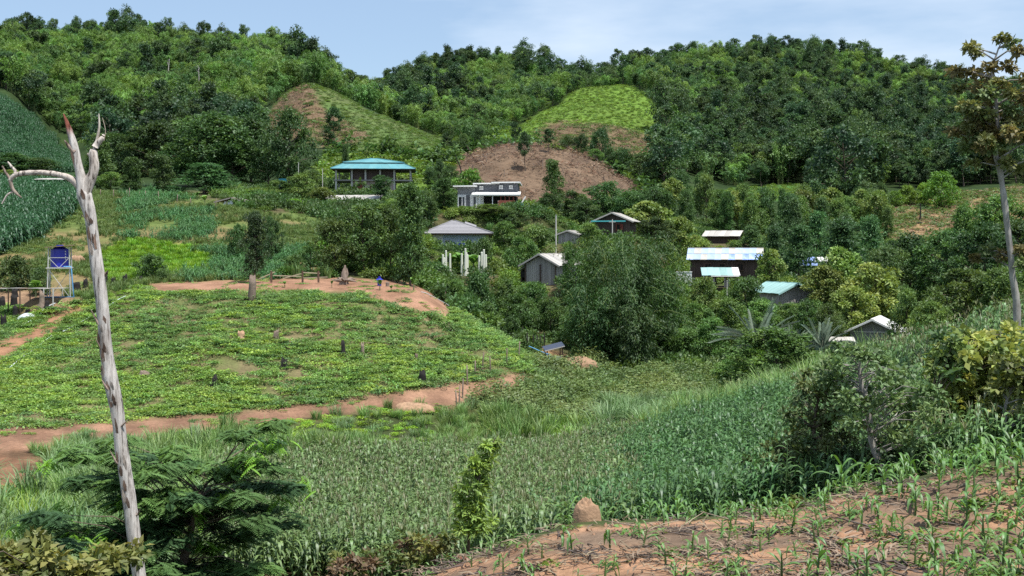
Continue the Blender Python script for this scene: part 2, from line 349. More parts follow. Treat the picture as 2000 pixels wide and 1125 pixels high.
# ------------------------------------------------------------------ the ground sheet
zone_g = zone_of(Xg, Yg, Zg)
def ground_colour():
    C = np.zeros(Xg.shape+(3,))
    for i, (n, d0, d1, poly, c, sc) in enumerate(ZONES):
        m = zone_g == i
        if not m.any(): continue
        ay = 3.2 if n == 'ploughed_field' else 1.0
        f = smooth(0.36, 0.64, fbm(Xg[m]/sc/ay**0.5, Yg[m]/sc*ay**0.5, 11+i, 4))[:, None]
        C[m] = np.array(c[0])*(1-f)+np.array(c[1])*f
    # soften zone borders by one grid step
    for _ in range(2):
        C[1:-1, 1:-1] = (C[1:-1, 1:-1]*2 + C[:-2, 1:-1]+C[2:, 1:-1]+C[1:-1, :-2]+C[1:-1, 2:])/6
    return C
GC = ground_colour()
def build_ground():
    nx, ny = Xg.shape; idx = np.arange(nx*ny).reshape(nx, ny)
    quads = np.stack([idx[:-1, :-1], idx[1:, :-1], idx[1:, 1:], idx[:-1, 1:]], -1).reshape(-1, 4)
    fz = zone_g[:-1, :-1].ravel()
    V = np.stack([Xg, Yg, Zg], -1).reshape(-1, 3); C = GC.reshape(-1, 3)
    sheets = {'dirt_track': ['dirt_track'], 'dirt_path': ['dirt_path', 'dirt_yard'], 'dirt_terrace': ['dirt_terrace', 'dirt_cut'], 'dirt_bank': ['dirt_bank'],
              'ploughed_field': ['ploughed_field'], 'burnt_hillside': ['burnt_knoll', 'burnt_slope', 'spur_bare'], 'grass_hillside': ['grass_hill', 'green_hill', 'spur_field'],
              'stubble_field': ['stubble_field'], 'cassava_field': ['cassava_field'], 'meadow': ['meadow', 'lime_patch'], 'crop_field': ['corn_slope', 'corn_upper', 'dark_crop', 'far_crop'], 'forest_floor': ['forest_floor']}
    used = np.zeros(len(quads), bool)
    def emit(name, sel):
        q = quads[sel]; u, inv = np.unique(q, return_inverse=True)
        me = mesh_np(name, V[u], inv.reshape(-1, 4), C[u], M_GROUND, True)
        tag(link(name, me), kind='structure')
    for n, zs in sheets.items():
        sel = np.isin(fz, [ZID[z] for z in zs]); used |= sel; emit(n, sel)
    emit('terrain', ~used)
build_ground()

# ------------------------------------------------------------------ plants: mesh generators
def jitter_col(c, n, v=0.25, rs=RS, warm=0.15):
    k = 1+(rs.rand(n, 1)-0.5)*2*v; C = np.array(c)[None, :]*k
    C[:, 0] *= 1+(rs.rand(n)-0.3)*warm
    return C

def rand_dirs(n, rs, up=0.0):
    d = rs.normal(size=(n, 3)); d[:, 2] += up; return unit(d)

def clump_leaves(q, c, r, n, L, Wd, col, rs, up=0.8, droop=0.0, flat=0.7, shell=0.55):
    """a clump of leaves about c with radius r (x,y) and flattened height"""
    d = rand_dirs(n, rs, 0.35); rad = r*(shell+(1-shell)*rs.rand(n, 1)**0.6)
    P = np.asarray(c)+d*rad*np.array([1, 1, flat])
    U = unit(d*np.array([1, 1, 0.6]) + rs.normal(size=(n, 3))*0.55 + np.array([0, 0, -droop]))
    Nn = unit(rs.normal(size=(n, 3))*0.55+np.array([0, 0, up])+d*0.5)
    Vd = np.cross(Nn, U)
    q.leaves(P, U, Vd, L*(0.7+0.6*rs.rand(n)), Wd*(0.7+0.6*rs.rand(n)), jitter_col(col, n, 0.28, rs))
    k = n//8        # oversized leaves added inside the clump to block light and darken it
    if k:
        d = rand_dirs(k, rs); P = np.asarray(c)+d*r*0.5*rs.rand(k, 1)*np.array([1, 1, flat]); U = rand_dirs(k, rs); Nn = unit(rs.normal(size=(k, 3))*0.4+np.array([0, 0, 1])); q.leaves(P-U*L*0.7, U, np.cross(Nn, U), L*2.0, L*1.0, jitter_col(col, k, 0.2, rs))

def profile(shape, t):
    if shape == 'round': return math.sqrt(max(0.0, 1-(2*t-0.85)**2/1.35))
    if shape == 'col': return 0.55+0.45*math.sin(PI*min(1, t*0.95+0.12))
    if shape == 'cone': return max(0.08, 1-t)**0.75
    if shape == 'umbrella': return 0.35+0.65*t if t < 0.8 else 1-(t-0.8)*2.2
    return 1.0

def make_tree(seed, H, R, base=0.3, shape='round', nl=26, nleaf=70, leaf=0.4, wid=0.55, col=(0.05,0.1,0.03), col2=None, clump=0.3,
              trunk=0.16, flat=0.6, droop=0.1, sides=6, lean=0.0, bark=(0.15,0.12,0.09), up=0.8):
    """returns (trunk mesh, crown mesh) of a tree H metres high with a crown of radius R"""
    rs = np.random.RandomState(seed); tq = Q(); cq = Q()
    k = 9; zt = np.linspace(0, H*0.92, k); wob = np.cumsum(rs.normal(size=(k, 2))*H*0.012, 0); wob -= wob[0]
    path = np.stack([wob[:, 0]+lean*zt, wob[:, 1], zt], 1); path[0, 2] = -0.5
    tq.tube(path, np.linspace(trunk, trunk*0.2, k)*(1+0.5*(np.arange(k) == 0)), bark, sides+1, 0.12, rs)
    for i in range(nl):
        t = ((i+rs.rand())/nl)**0.85; h = H*(base+(0.97-base)*t); az = i*2.4+rs.rand()*1.8
        rr = R*profile(shape, t)*(0.38+0.72*rs.rand())
        c0 = np.array([np.interp(max(h-rr*0.45, H*base*0.8), zt, path[:, 0]), np.interp(h, zt, path[:, 1]), max(h-rr*0.45, H*base*0.8)])
        end = np.array([np.interp(h, zt, path[:, 0])+math.cos(az)*rr, np.interp(h, zt, path[:, 1])+math.sin(az)*rr, h])
        mid = (c0+end)/2+np.array([0, 0, rr*0.10])+rs.normal(size=3)*0.08*R
        tq.tube([c0, mid, end], [trunk*0.38, trunk*0.22, trunk*0.08], bark, 4)
        cr = R*clump*(0.5+0.85*rs.rand())
        cc = col if (col2 is None or rs.rand() < 0.6) else col2
        kk = 0.85+0.35*rs.rand()
        clump_leaves(cq, end, cr, nleaf, leaf, leaf*wid, tuple(v*kk for v in cc), rs, up, droop, flat)
        if rs.rand() < 0.65:
            m2 = c0*0.4+end*0.6+rs.normal(size=3)*0.12*R
            clump_leaves(cq, m2, cr*0.8, nleaf//2, leaf, leaf*wid, tuple(v*kk for v in cc), rs, up, droop, flat)
    clump_leaves(cq, path[-1]+np.array([0, 0, H*0.01]), R*clump*0.9, nleaf, leaf, leaf*wid, col, rs, up, droop, 0.8)
    return tq.mesh('trunk', M_BARK, True), cq.mesh('crown', M_LEAF)

def make_bamboo(seed, H, R, n=22, nleaf=60, L=0.5, Wd=0.11, col=(0.09,0.18,0.03), culm=(0.16,0.2,0.06), cr=0.05, low=0.72, ex=1.5, spf=0.20, hmin=0.62):
    rs = np.random.RandomState(seed); tq = Q(); cq = Q()
    for i in range(n):
        az = rs.rand()*2*PI; b = rs.rand()**0.5*R*0.28; h = H*(hmin+(1-hmin)*rs.rand()); out = R*(0.25+0.7*rs.rand())
        t = np.linspace(0, 1, 9); d = np.array([math.cos(az), math.sin(az)])
        hor = b+out*t**2.6; ver = h*(np.sin(np.minimum(t*1.18, 1.35)*PI/2/1.05))
        ver = ver-np.maximum(0, t-0.8)*h*0.5
        pts = np.stack([d[0]*hor, d[1]*hor, ver], 1); pts[0, 2] = -0.4
        tq.tube(pts, np.linspace(cr, cr*0.25, 9), culm, 4)
        tt = 1-rs.rand(nleaf)**ex*low; base = np.stack([np.interp(tt, t, pts[:, k]) for k in range(3)], 1)
        sp = (R*spf*(1.25-tt))[:, None]; off = rs.normal(size=(nleaf, 3))*sp
        P = base+off; U = unit(np.concatenate([rs.normal(size=(nleaf, 2))*0.6+d*0.35, -0.25-0.7*rs.rand(nleaf, 1)], 1))
        Nn = unit(rs.normal(size=(nleaf, 3))*0.5+np.array([d[0]*0.4, d[1]*0.4, 0.9])); kk = 0.75+0.5*rs.rand()
        cq.leaves(P, U, np.cross(Nn, U), L*(0.6+0.8*rs.rand(nleaf)), Wd*(0.7+0.6*rs.rand(nleaf)), jitter_col(tuple(v*kk for v in col), nleaf, 0.25, rs))
    return tq.mesh('culms', M_LEAF, True), cq.mesh('foliage', M_LEAF)

def corn_geo(q, rs, H, nleaf, L, Wd, col, tassel=True, x=0., y=0., z=0.):
    lean = rs.normal(size=2)*0.05*H; ax = rs.rand()*PI
    st = np.array([[x, y, z-0.08], [x+lean[0]*0.4, y+lean[1]*0.4, z+H*0.5], [x+lean[0], y+lean[1], z+H]])
    q.tube(st, [0.014+0.004*H, 0.012+0.002*H, 0.006], tuple(v*1.05 for v in col), 3)
    for i in range(nleaf):
        f = 0.12+0.83*i/nleaf; az = ax+(i % 2)*PI+rs.normal()*0.5; l = L*(0.75+0.4*rs.rand())*(1-0.35*max(0, f-0.6)/0.4)
        d = np.array([math.cos(az), math.sin(az), 0]); b = np.array([x+lean[0]*f, y+lean[1]*f, z+H*f]); t = np.linspace(0, 1, 5)[:, None]
        rise = 0.55+0.35*rs.rand(); dr = 0.75+0.6*rs.rand()
        pts = b+d*l*(t*0.85-0.12*t**3)+np.array([0, 0, 1.])*l*(rise*t-dr*t**2.2)
        side = np.array([-d[1], d[0], 0.15*rs.normal()]); k = 0.8+0.4*rs.rand()
        q.strip(pts, np.array([0.5, 1, 0.95, 0.65, 0.06])*Wd, side, tuple(v*k for v in col))
    if tassel:
        top = st[-1]
        for j in range(4):
            a = rs.rand()*2*PI; e = top+np.array([math.cos(a)*0.12, math.sin(a)*0.12, 0.16+0.12*rs.rand()])
            q.strip([top, (top+e)/2+np.array([0, 0, 0.04]), e], [0.02, 0.03, 0.015], [-math.sin(a), math.cos(a), 0], (0.17,0.185,0.085))

def grass_tuft(q, rs, n, H, spread, Wd, col, x=0., y=0., arch=0.5, tip=None):
    for i in range(n):
        az = rs.rand()*2*PI; h = H*(0.55+0.5*rs.rand()); d = np.array([math.cos(az), math.sin(az), 0]); b = np.array([x, y, -0.05])+d*rs.rand()*spread*0.5
        a = arch*(0.3+rs.rand()); t = np.linspace(0, 1, 4)[:, None]
        pts = b+d*h*a*t**2+np.array([0, 0, 1.])*h*(t-0.45*a*t**3); k = 0.7+0.6*rs.rand()
        q.strip(pts, np.array([0.8, 1, 0.7, 0.08])*Wd, [-d[1], d[0], 0.2*rs.normal()], tuple(v*k for v in (col if tip is None or rs.rand() < 0.75 else tip)))

def broad_tuft(q, rs, n, r, h, L, Wd, col, x=0., y=0.):
    """low leafy plant: leaves radiating from short stems"""
    az = rs.rand(n)*2*PI; rad = r*rs.rand(n)**0.6; P = np.stack([x+np.cos(az)*rad, y+np.sin(az)*rad, h*(0.25+0.75*rs.rand(n))*(1-0.5*(rad/r)**2)], 1)
    U = unit(np.stack([np.cos(az)+rs.normal(size=n)*0.6, np.sin(az)+rs.normal(size=n)*0.6, rs.normal(size=n)*0.35], 1))
    Nn = unit(rs.normal(size=(n, 3))*0.38+np.array([0, 0, 1])); q.leaves(P, U, np.cross(Nn, U), L*(0.6+0.7*rs.rand(n)), Wd*(0.7+0.6*rs.rand(n)), jitter_col(col, n, 0.3, rs))

# ------------------------------------------------------------------ uncountable growth: one object each, instanced by geometry nodes
def proto_collection(name, meshes):
    c = bpy.data.collections.new(name)
    for i, m in enumerate(meshes):
        parts = m if isinstance(m, (tuple, list)) else [m]
        if len(parts) > 1:       # join trunk and crown into one prototype mesh
            import bmesh
            bm = bmesh.new(); mats = []
            for k, pm in enumerate(parts):
                n0 = len(bm.faces); bm.from_mesh(pm); bm.faces.ensure_lookup_table()
                for f in bm.faces[n0:]: f.material_index = k
                mats.append(pm.materials[0])
            me = bpy.data.meshes.new('%s_%02d' % (name, i)); bm.to_mesh(me); bm.free()
            for mm in mats: me.materials.append(mm)
        else: me = parts[0]
        o = bpy.data.objects.new('%s_%02d' % (name, i), me); c.objects.link(o)
    return c

def scatter(name, pts, sc, coll, nproto, rs, label, cat, tilt=0.08, szz=0.12, idx=None, rz=None):
    n = len(pts)
    me = bpy.data.meshes.new(name); me.vertices.add(n); me.vertices.foreach_set('co', np.ascontiguousarray(pts, np.float32).ravel()); me.update()
    rot = np.stack([rs.normal(size=n)*tilt, rs.normal(size=n)*tilt, rs.rand(n)*2*PI if rz is None else rz], 1).astype(np.float32)
    s = np.asarray(sc, float).reshape(-1, 1)*np.ones((n, 3)); s[:, 2] *= 1+rs.normal(size=n)*szz; s = np.clip(s, 0.05, 9)
    a = me.attributes.new('rot', 'FLOAT_VECTOR', 'POINT'); a.data.foreach_set('vector', rot.ravel())
    a = me.attributes.new('scl', 'FLOAT_VECTOR', 'POINT'); a.data.foreach_set('vector', s.astype(np.float32).ravel())
    a = me.attributes.new('pid', 'INT', 'POINT'); a.data.foreach_set('value', (rs.randint(0, nproto, n) if idx is None else np.asarray(idx)).astype(np.int32))
    o = link(name, me); tag(o, label, cat, kind='stuff')
    g = bpy.data.node_groups.new(name+'_spread', 'GeometryNodeTree')
    g.interface.new_socket('Geometry', in_out='INPUT', socket_type='NodeSocketGeometry'); g.interface.new_socket('Geometry', in_out='OUTPUT', socket_type='NodeSocketGeometry')
    gi = g.nodes.new('NodeGroupInput'); go = g.nodes.new('NodeGroupOutput')
    ci = g.nodes.new('GeometryNodeCollectionInfo'); ci.inputs['Collection'].default_value = coll; ci.inputs['Separate Children'].default_value = True; ci.inputs['Reset Children'].default_value = True
    iop = g.nodes.new('GeometryNodeInstanceOnPoints'); iop.inputs['Pick Instance'].default_value = True
    def na(nm, ty):
        x = g.nodes.new('GeometryNodeInputNamedAttribute'); x.data_type = ty; x.inputs['Name'].default_value = nm; return x
    r = na('rot', 'FLOAT_VECTOR'); sn = na('scl', 'FLOAT_VECTOR'); p = na('pid', 'INT')
    g.links.new(gi.outputs[0], iop.inputs['Points']); g.links.new(ci.outputs[0], iop.inputs['Instance']); g.links.new(p.outputs['Attribute'], iop.inputs['Instance Index'])
    g.links.new(r.outputs['Attribute'], iop.inputs['Rotation']); g.links.new(sn.outputs['Attribute'], iop.inputs['Scale']); g.links.new(iop.outputs[0], go.inputs[0])
    md = o.modifiers.new('spread', 'NODES'); md.node_group = g
    return o

def sample(n, d0, d1, p0, p1, rs):
    y = np.sqrt(d0*d0+(d1*d1-d0*d0)*rs.rand(n)); px = p0+(p1-p0)*rs.rand(n); x = px2x(px, y)
    return x, y
def thin(x, y, w, rs, keep):
    m = rs.rand(len(x)) < keep; return x[m], y[m]
def pix(x, y, z): return 1000+F*x/y, HOR-F*z/y

# ---- hillside forest: bamboo and broadleaf canopy
rsF = np.random.RandomState(21)
BAM = [make_bamboo(200+i, 10+i % 3*1.5, 4.2+i % 4*0.7, 13+i % 3*4, 95, 0.78, 0.23, (0.064+0.026*(i % 3), 0.155+0.038*(i % 3), 0.038), cr=0.06, low=0.8, ex=1.2, spf=0.13) for i in range(7)]
BRD = [make_tree(300+i, 10+(i*5 % 8), 3.4+(i*3 % 5)*0.5, 0.25+0.08*(i % 4), ['round','col','umbrella','round','cone','umbrella','round'][i], 18+i % 3*3, 70, 0.66, 0.6, [(0.042,0.092,0.034),(0.035,0.08,0.035),(0.055,0.105,0.034)][i % 3], (0.058,0.115,0.034), 0.34, 0.2, bark=(0.25,0.22,0.19)) for i in range(7)]
forest_c = proto_collection('forest_canopy', BAM+BRD)
def forest():
    x, y = sample(60000, 250, 1010, -420, 2500, rsF); z = gz(x, y); zo = zone_of(x, y, z)
    px, row = pix(x, y, z)
    ok = (zo == ZID['forest_floor'])
    ok &= ~((px > 150) & (px < 660) & (y < 300)) & ~((px > 500) & (px <= 930) & (y < 470)) & ~((px > 930) & (px < 1290) & (y < 590)) & ~((px >= 1290) & (px < 1720) & (y < 290)) & ~((px > 1330) & (px < 1600) & (y < 440)) & ~((px > 1690) & (y < 425)) & ~((px < 200) & (y < 560))
    # spacing: thin out by a jittered grid
    cell = 5.4; key = (np.floor(x/cell)*100003+np.floor(y/cell)).astype(np.int64)
    first = np.zeros(len(x), bool); _, fi = np.unique(key, return_index=True); first[fi] = True
    ok &= first
    x, y, z, px, row = x[ok], y[ok], z[ok], px[ok], row[ok]
    b = fbm(x/70, y/70, 91, 3)
    # bamboo fills the middle of the slopes, broadleaf trees the crests and the foot
    crest = smooth(150, 80, row)*(px > 740) + 0.35*smooth(110, 60, row)*(px <= 740); foot = smooth(230, 300, row)*(px > 1250)+0.9*smooth(255, 300, row)*(px <= 650)
    pb = np.clip(0.80-0.62*crest-0.60*foot+(b-0.5)*1.5-0.16*(px > 1250)*smooth(1450, 1750, px), 0.05, 0.97)  # naturally dark broadleaf thickens rightwards, also standing in for cloud shade on the ridge
    isb = rsF.rand(len(x)) < pb
    idx = np.where(isb, rsF.randint(0, 7, len(x)), 7+rsF.randint(0, 7, len(x)))
    hf = 0.8+0.5*fbm(x/38, y/38, 95, 2); sc = hf*np.where(isb, 0.62+0.5*rsF.rand(len(x))**1.5, 0.55+0.75*rsF.rand(len(x))**2); gap = fbm(x/22, y/22, 97, 2) > 0.30; x, y, z, idx, sc = x[gap], y[gap], z[gap], idx[gap], sc[gap]
    scatter('hillside_forest', np.stack([x, y, z-0.3], 1), sc, forest_c, 14, rsF, 'mixed bamboo and broadleaf forest covering the far hills', 'forest', 0.05, 0.12, idx)
forest()

# ---- corn in the valley, on the right-hand slope and in the upper field
def corn_patch(seed, H, nl, L, Wd, col, tas, n=5, ext=0.75):
    rs = np.random.RandomState(seed); q = Q()
    for i in range(n):
        corn_geo(q, rs, H*(0.85+0.3*rs.rand()), nl, L, Wd, tuple(np.array(col)*(0.85+0.3*rs.rand())), tas and rs.rand() < 0.4, (rs.rand()-0.5)*ext*2, (rs.rand()-0.5)*ext*2)
    return q.mesh('corn', M_CORN)
rsC = np.random.RandomState(5)
corn_dry = [corn_patch(400+i, 1.4, 10, 0.56, 0.095, (0.125,0.20,0.065), True, 6) for i in range(3)]
corn_fresh = [corn_patch(410+i, 1.55, 11, 0.62, 0.085, (0.075,0.165,0.05), False, 6) for i in range(3)]
corn_mix = [corn_patch(420+i, 1.55, 11, 0.62, 0.085, (0.11,0.205,0.065), True, 6) for i in range(2)]
corn_c = proto_collection('corn', corn_dry+corn_fresh+corn_mix)
def corn():
    x, y = sample(44000, 31.5, 82, 380, 2350, rsC); z = gz(x, y); zo = zone_of(x, y, z, 0.4); px, row = pix(x, y, z)
    ok = (zo == ZID['corn_slope'])
    cell = 0.64; key = (np.floor(x/cell)*100003+np.floor(y/cell)).astype(np.int64); f = np.zeros(len(x), bool); _, fi = np.unique(key, return_index=True); f[fi] = True
    ok &= f; x, y, z, px, row = x[ok], y[ok], z[ok], px[ok], row[ok]
    fr = smooth(1150, 1330, px+(fbm(x/5, y/5, 8)-0.5)*260+(row-900)*0.5)*smooth(2100, 1700, px); mx_ = smooth(1500, 1750, px)
    u = rsC.rand(len(x)); idx = np.where(u < fr*(1-0.6*mx_), 3+rsC.randint(0, 3, len(x)), np.where(px > 1350, 6+rsC.randint(0, 2, len(x)), rsC.randint(0, 3, len(x))))
    scatter('corn_crop', np.stack([x, y, z], 1), 0.9+0.2*rsC.rand(len(x)), corn_c, 8, rsC, 'dense field of tall corn filling the valley and right hand slope', 'corn', 0.05, 0.08, idx)
corn()
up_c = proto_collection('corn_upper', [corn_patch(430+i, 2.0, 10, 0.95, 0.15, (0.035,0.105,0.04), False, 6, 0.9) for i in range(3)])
def corn_up():
    x, y = sample(6000, 115, 215, -250, 170, rsC); z = gz(x, y); ok = zone_of(x, y, z, 0.5) == ZID['corn_upper']; x, y, z = x[ok], y[ok], z[ok]
    scatter('upland_corn', np.stack([x, y, z], 1), 0.9+0.25*rsC.rand(len(x)), up_c, 3, rsC, 'dark green corn plot on the upper slope beside the fence posts', 'corn', 0.05, 0.1)
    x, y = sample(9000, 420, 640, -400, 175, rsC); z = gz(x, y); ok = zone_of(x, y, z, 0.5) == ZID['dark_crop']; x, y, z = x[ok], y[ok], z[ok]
    scatter('hill_crop', np.stack([x, y, z], 1), 1.1+0.3*rsC.rand(len(x)), up_c, 3, rsC, 'green crop rows darkened in colour for cloud shade on the steep spur of the hill', 'crop', 0.05, 0.1)  # dark corn reused here, its colour standing in for cloud shade
corn_up()

# ---- cassava ground cover on the domed field
rsG = np.random.RandomState(9)
def tuft_mesh(seed, fn):
    rs = np.random.RandomState(seed); q = Q(); fn(q, rs); return q.mesh('tuft', M_LEAF)
def cas(col, h=0.17):
    def f(q, rs):
        for k in range(8): broad_tuft(q, rs, 26, 0.26, h, 0.14, 0.075, tuple(np.array(col)*(0.8+0.4*rs.rand())), (rs.rand()-0.5)*1.4, (rs.rand()-0.5)*1.4)
    return f
cas_c = proto_collection('cassava', [tuft_mesh(500+i, cas([(0.13,0.24,0.06),(0.165,0.29,0.068),(0.105,0.205,0.058),(0.21,0.34,0.062)][i])) for i in range(4)])
def cassava():
    x, y = sample(30000, 58, 114, -250, 1100, rsG); z = gz(x, y); zo = zone_of(x, y, z, 0.7); ok = zo == ZID['cassava_field']
    den = fbm(x/2.2, y/2.2, 41, 3); den2 = fbm(x/9, y/9, 42, 3); px, row = pix(x, y, z)
    ok &= rsG.rand(len(x)) < np.clip((0.40+(den-0.5)*1.5+(den2-0.5)*0.5)*(0.72+0.42*np.cos(2*PI*(y+0.12*x)/1.25)), 0.08, 0.9)
    x, y, z, den2, px, row = x[ok], y[ok], z[ok], den2[ok], px[ok], row[ok]
    br = np.clip(smooth(0.42, 0.62, den2)*0.55+smooth(620, 760, row)*0.35*(px < 800), 0, 1)
    u = rsG.rand(len(x)); idx = np.where(u < br*0.45, 3, np.where(u < br, 1, np.where(rsG.rand(len(x)) < 0.5, 0, 2)))
    scatter('cassava_cover', np.stack([x, y, z], 1), 0.75+0.5*rsG.rand(len(x)), cas_c, 4, rsG, 'low leafy green crop spread over the domed field', 'crop', 0.12, 0.2, idx)
cassava()
def track_growth():
    x, y = sample(9000, 55, 122, -60, 1080, rsG); z = gz(x, y); zo = zone_of(x, y, z, 0.7); nz = fbm(x/1.5, y/1.5, 47, 3)
    ok = np.isin(zo, [ZID[k] for k in ('dirt_track','dirt_terrace','dirt_bank','dirt_path')]) & (nz > 0.60) & ~((zo == ZID['dirt_terrace']) & (nz < 0.66))
    scatter('track_weeds', np.stack([x, y, z], 1)[ok], (0.25+0.4*rsG.rand(len(x)))[ok], cas_c, 4, rsG, 'small weeds growing on the dirt tracks', 'weeds', 0.12, 0.2)
track_growth()

# ---- meadow growth, young maize rows and lime grass on the upper slope
mead_c = proto_collection('meadow', [tuft_mesh(520, cas((0.085,0.15,0.04), 0.3)), tuft_mesh(521, cas((0.12,0.18,0.05), 0.25)),
    tuft_mesh(522, lambda q, rs: [grass_tuft(q, rs, 16, 0.7, 0.5, 0.05, (0.11,0.17,0.045), (rs.rand()-.5)*1.4, (rs.rand()-.5)*1.4) for k in range(4)]),
    tuft_mesh(523, lambda q, rs: [grass_tuft(q, rs, 22, 0.6, 0.6, 0.06, (0.17,0.32,0.035), (rs.rand()-.5)*1.3, (rs.rand()-.5)*1.3) for k in range(5)]),
    tuft_mesh(524, lambda q, rs: [corn_geo(q, rs, 0.9, 8, 0.6, 0.09, (0.06,0.16,0.05), False, (rs.rand()-.5)*1.6, (rs.rand()-.5)*1.6) for k in range(5)])])
def meadow():
    x, y = sample(24000, 106, 218, -200, 680, rsG); z = gz(x, y); zo = zone_of(x, y, z); px, row = pix(x, y, z)
    m = (zo == ZID['meadow']); l = zo == ZID['lime_patch']; n1 = fbm(x/5, y/5, 61, 3); n2 = fbm(x/11, y/11, 62, 2)
    maize = m & (((px > 360) & (px < 640) & (row > 490)) | ((px > 240) & (px < 420) & (row < 470) & (n2 > 0.48)))
    keep = (l & (rsG.rand(len(x)) < 0.8)) | (m & (rsG.rand(len(x)) < np.clip(0.45+(n1-0.5)*2.6, 0.04, 0.9)))
    idx = np.where(l, 3, np.where(maize & (rsG.rand(len(x)) < 0.75), 4, np.where(n2 > 0.55, 2, rsG.randint(0, 3, len(x)))))
    scatter('meadow_growth', np.stack([x, y, z], 1)[keep], (0.7+0.5*rsG.rand(len(x)))[keep], mead_c, 5, rsG, 'patchy grass, weeds and young maize on the upper slope', 'grass', 0.1, 0.2, idx[keep])
meadow()

# ---- tall grasses and weeds along the valley edge
gr_c = proto_collection('tall_grass', [
    tuft_mesh(540, lambda q, rs: [grass_tuft(q, rs, 26, 1.9, 0.7, 0.055, (0.13,0.23,0.06), (rs.rand()-.5)*1.2, (rs.rand()-.5)*1.2, 0.5, (0.22,0.31,0.11)) for k in range(4)]),
    tuft_mesh(541, lambda q, rs: [grass_tuft(q, rs, 22, 1.6, 0.7, 0.06, (0.12,0.215,0.075), (rs.rand()-.5)*1.2, (rs.rand()-.5)*1.2, 0.7, (0.19,0.29,0.13)) for k in range(4)]),
    tuft_mesh(542, lambda q, rs: [grass_tuft(q, rs, 26, 1.0, 0.7, 0.05, (0.20,0.33,0.05), (rs.rand()-.5)*1.2, (rs.rand()-.5)*1.2, 0.4) for k in range(4)]),
    tuft_mesh(543, lambda q, rs: [broad_tuft(q, rs, 60, 0.7, 1.1, 0.26, 0.11, (0.10,0.17,0.05), (rs.rand()-.5)*1.2, (rs.rand()-.5)*1.2) for k in range(4)]),
    tuft_mesh(544, lambda q, rs: [broad_tuft(q, rs, 60, 0.7, 1.2, 0.26, 0.11, (0.145,0.21,0.07), (rs.rand()-.5)*1.2, (rs.rand()-.5)*1.2) for k in range(4)]),
    tuft_mesh(545, lambda q, rs: [broad_tuft(q, rs, 50, 0.6, 0.45, 0.2, 0.12, (0.17,0.32,0.03), (rs.rand()-.5)*1.2, (rs.rand()-.5)*1.2) for k in range(4)])])
def tall_grass():
    x, y = sample(16000, 31, 112, -300, 1750, rsG); z = gz(x, y); zo = zone_of(x, y, z, 0.6); px, row = pix(x, y, z)
    ok = (zo == ZID['valley_floor']) & ~((px > 330) & (y < 50))
    cell = 0.85; key = (np.floor(x/cell)*100003+np.floor(y/cell)).astype(np.int64); f = np.zeros(len(x), bool); _, fi = np.unique(key, return_index=True); f[fi] = True
    ok &= f; x, y, z, px, row = x[ok], y[ok], z[ok], px[ok], row[ok]; n = len(x); nz = fbm(x/4, y/4, 71, 3); u = rsG.rand(n)
    idx = np.where(nz > 0.5, 0, 1)
    weeds = ((px > 930) & (y > 84)) | ((px > 640) & (px < 900) & (y > 74) & (nz < 0.45)); idx = np.where(weeds, np.where(nz > 0.52, 4, 3), idx)
    idx = np.where((px > 1010) & (px < 1250) & (y > 74) & (y < 84) & (u < 0.75), 2, idx)
    idx = np.where((px > 1160) & (px < 1420) & (y > 78) & (y < 92) & (nz > 0.5), 1, idx)
    idx = np.where((y > 70) & (px < 850) & (row < 872) & (u < 0.7), 5, idx)
    idx = np.where((y < 60) & (px < 200) & (u < 0.6), 2, idx)
    sc = 0.7+0.45*rsG.rand(n); sc = np.where((px < 300) & (y > 62), sc*0.55, sc); sc = np.where((px > 300) & (px < 950) & (y > 66), sc*0.55, sc)
    scatter('tall_grass', np.stack([x, y, z], 1), sc, gr_c, 6, rsG, 'tall grasses and weeds along the valley between corn and dirt track', 'grass', 0.1, 0.2, idx)
tall_grass()

# ---- hillside grass and bushes on the cleared far slopes
hill_c = proto_collection('hill_growth', [
    tuft_mesh(560, lambda q, rs: broad_tuft(q, rs, 60, 1.5, 1.1, 0.8, 0.42, (0.125,0.225,0.035))), tuft_mesh(561, lambda q, rs: broad_tuft(q, rs, 60, 1.5, 1.0, 0.8, 0.42, (0.10,0.18,0.03))),
    tuft_mesh(562, lambda q, rs: broad_tuft(q, rs, 60, 1.4, 0.8, 0.7, 0.32, (0.085,0.145,0.04))), tuft_mesh(563, lambda q, rs: broad_tuft(q, rs, 50, 1.2, 2.2, 0.8, 0.45, (0.05,0.11,0.028))),
    tuft_mesh(564, lambda q, rs: broad_tuft(q, rs, 22, 1.4, 0.5, 0.9, 0.14, (0.24,0.18,0.12))), tuft_mesh(565, lambda q, rs: broad_tuft(q, rs, 16, 1.2, 0.9, 0.9, 0.12, (0.05,0.036,0.03)))])
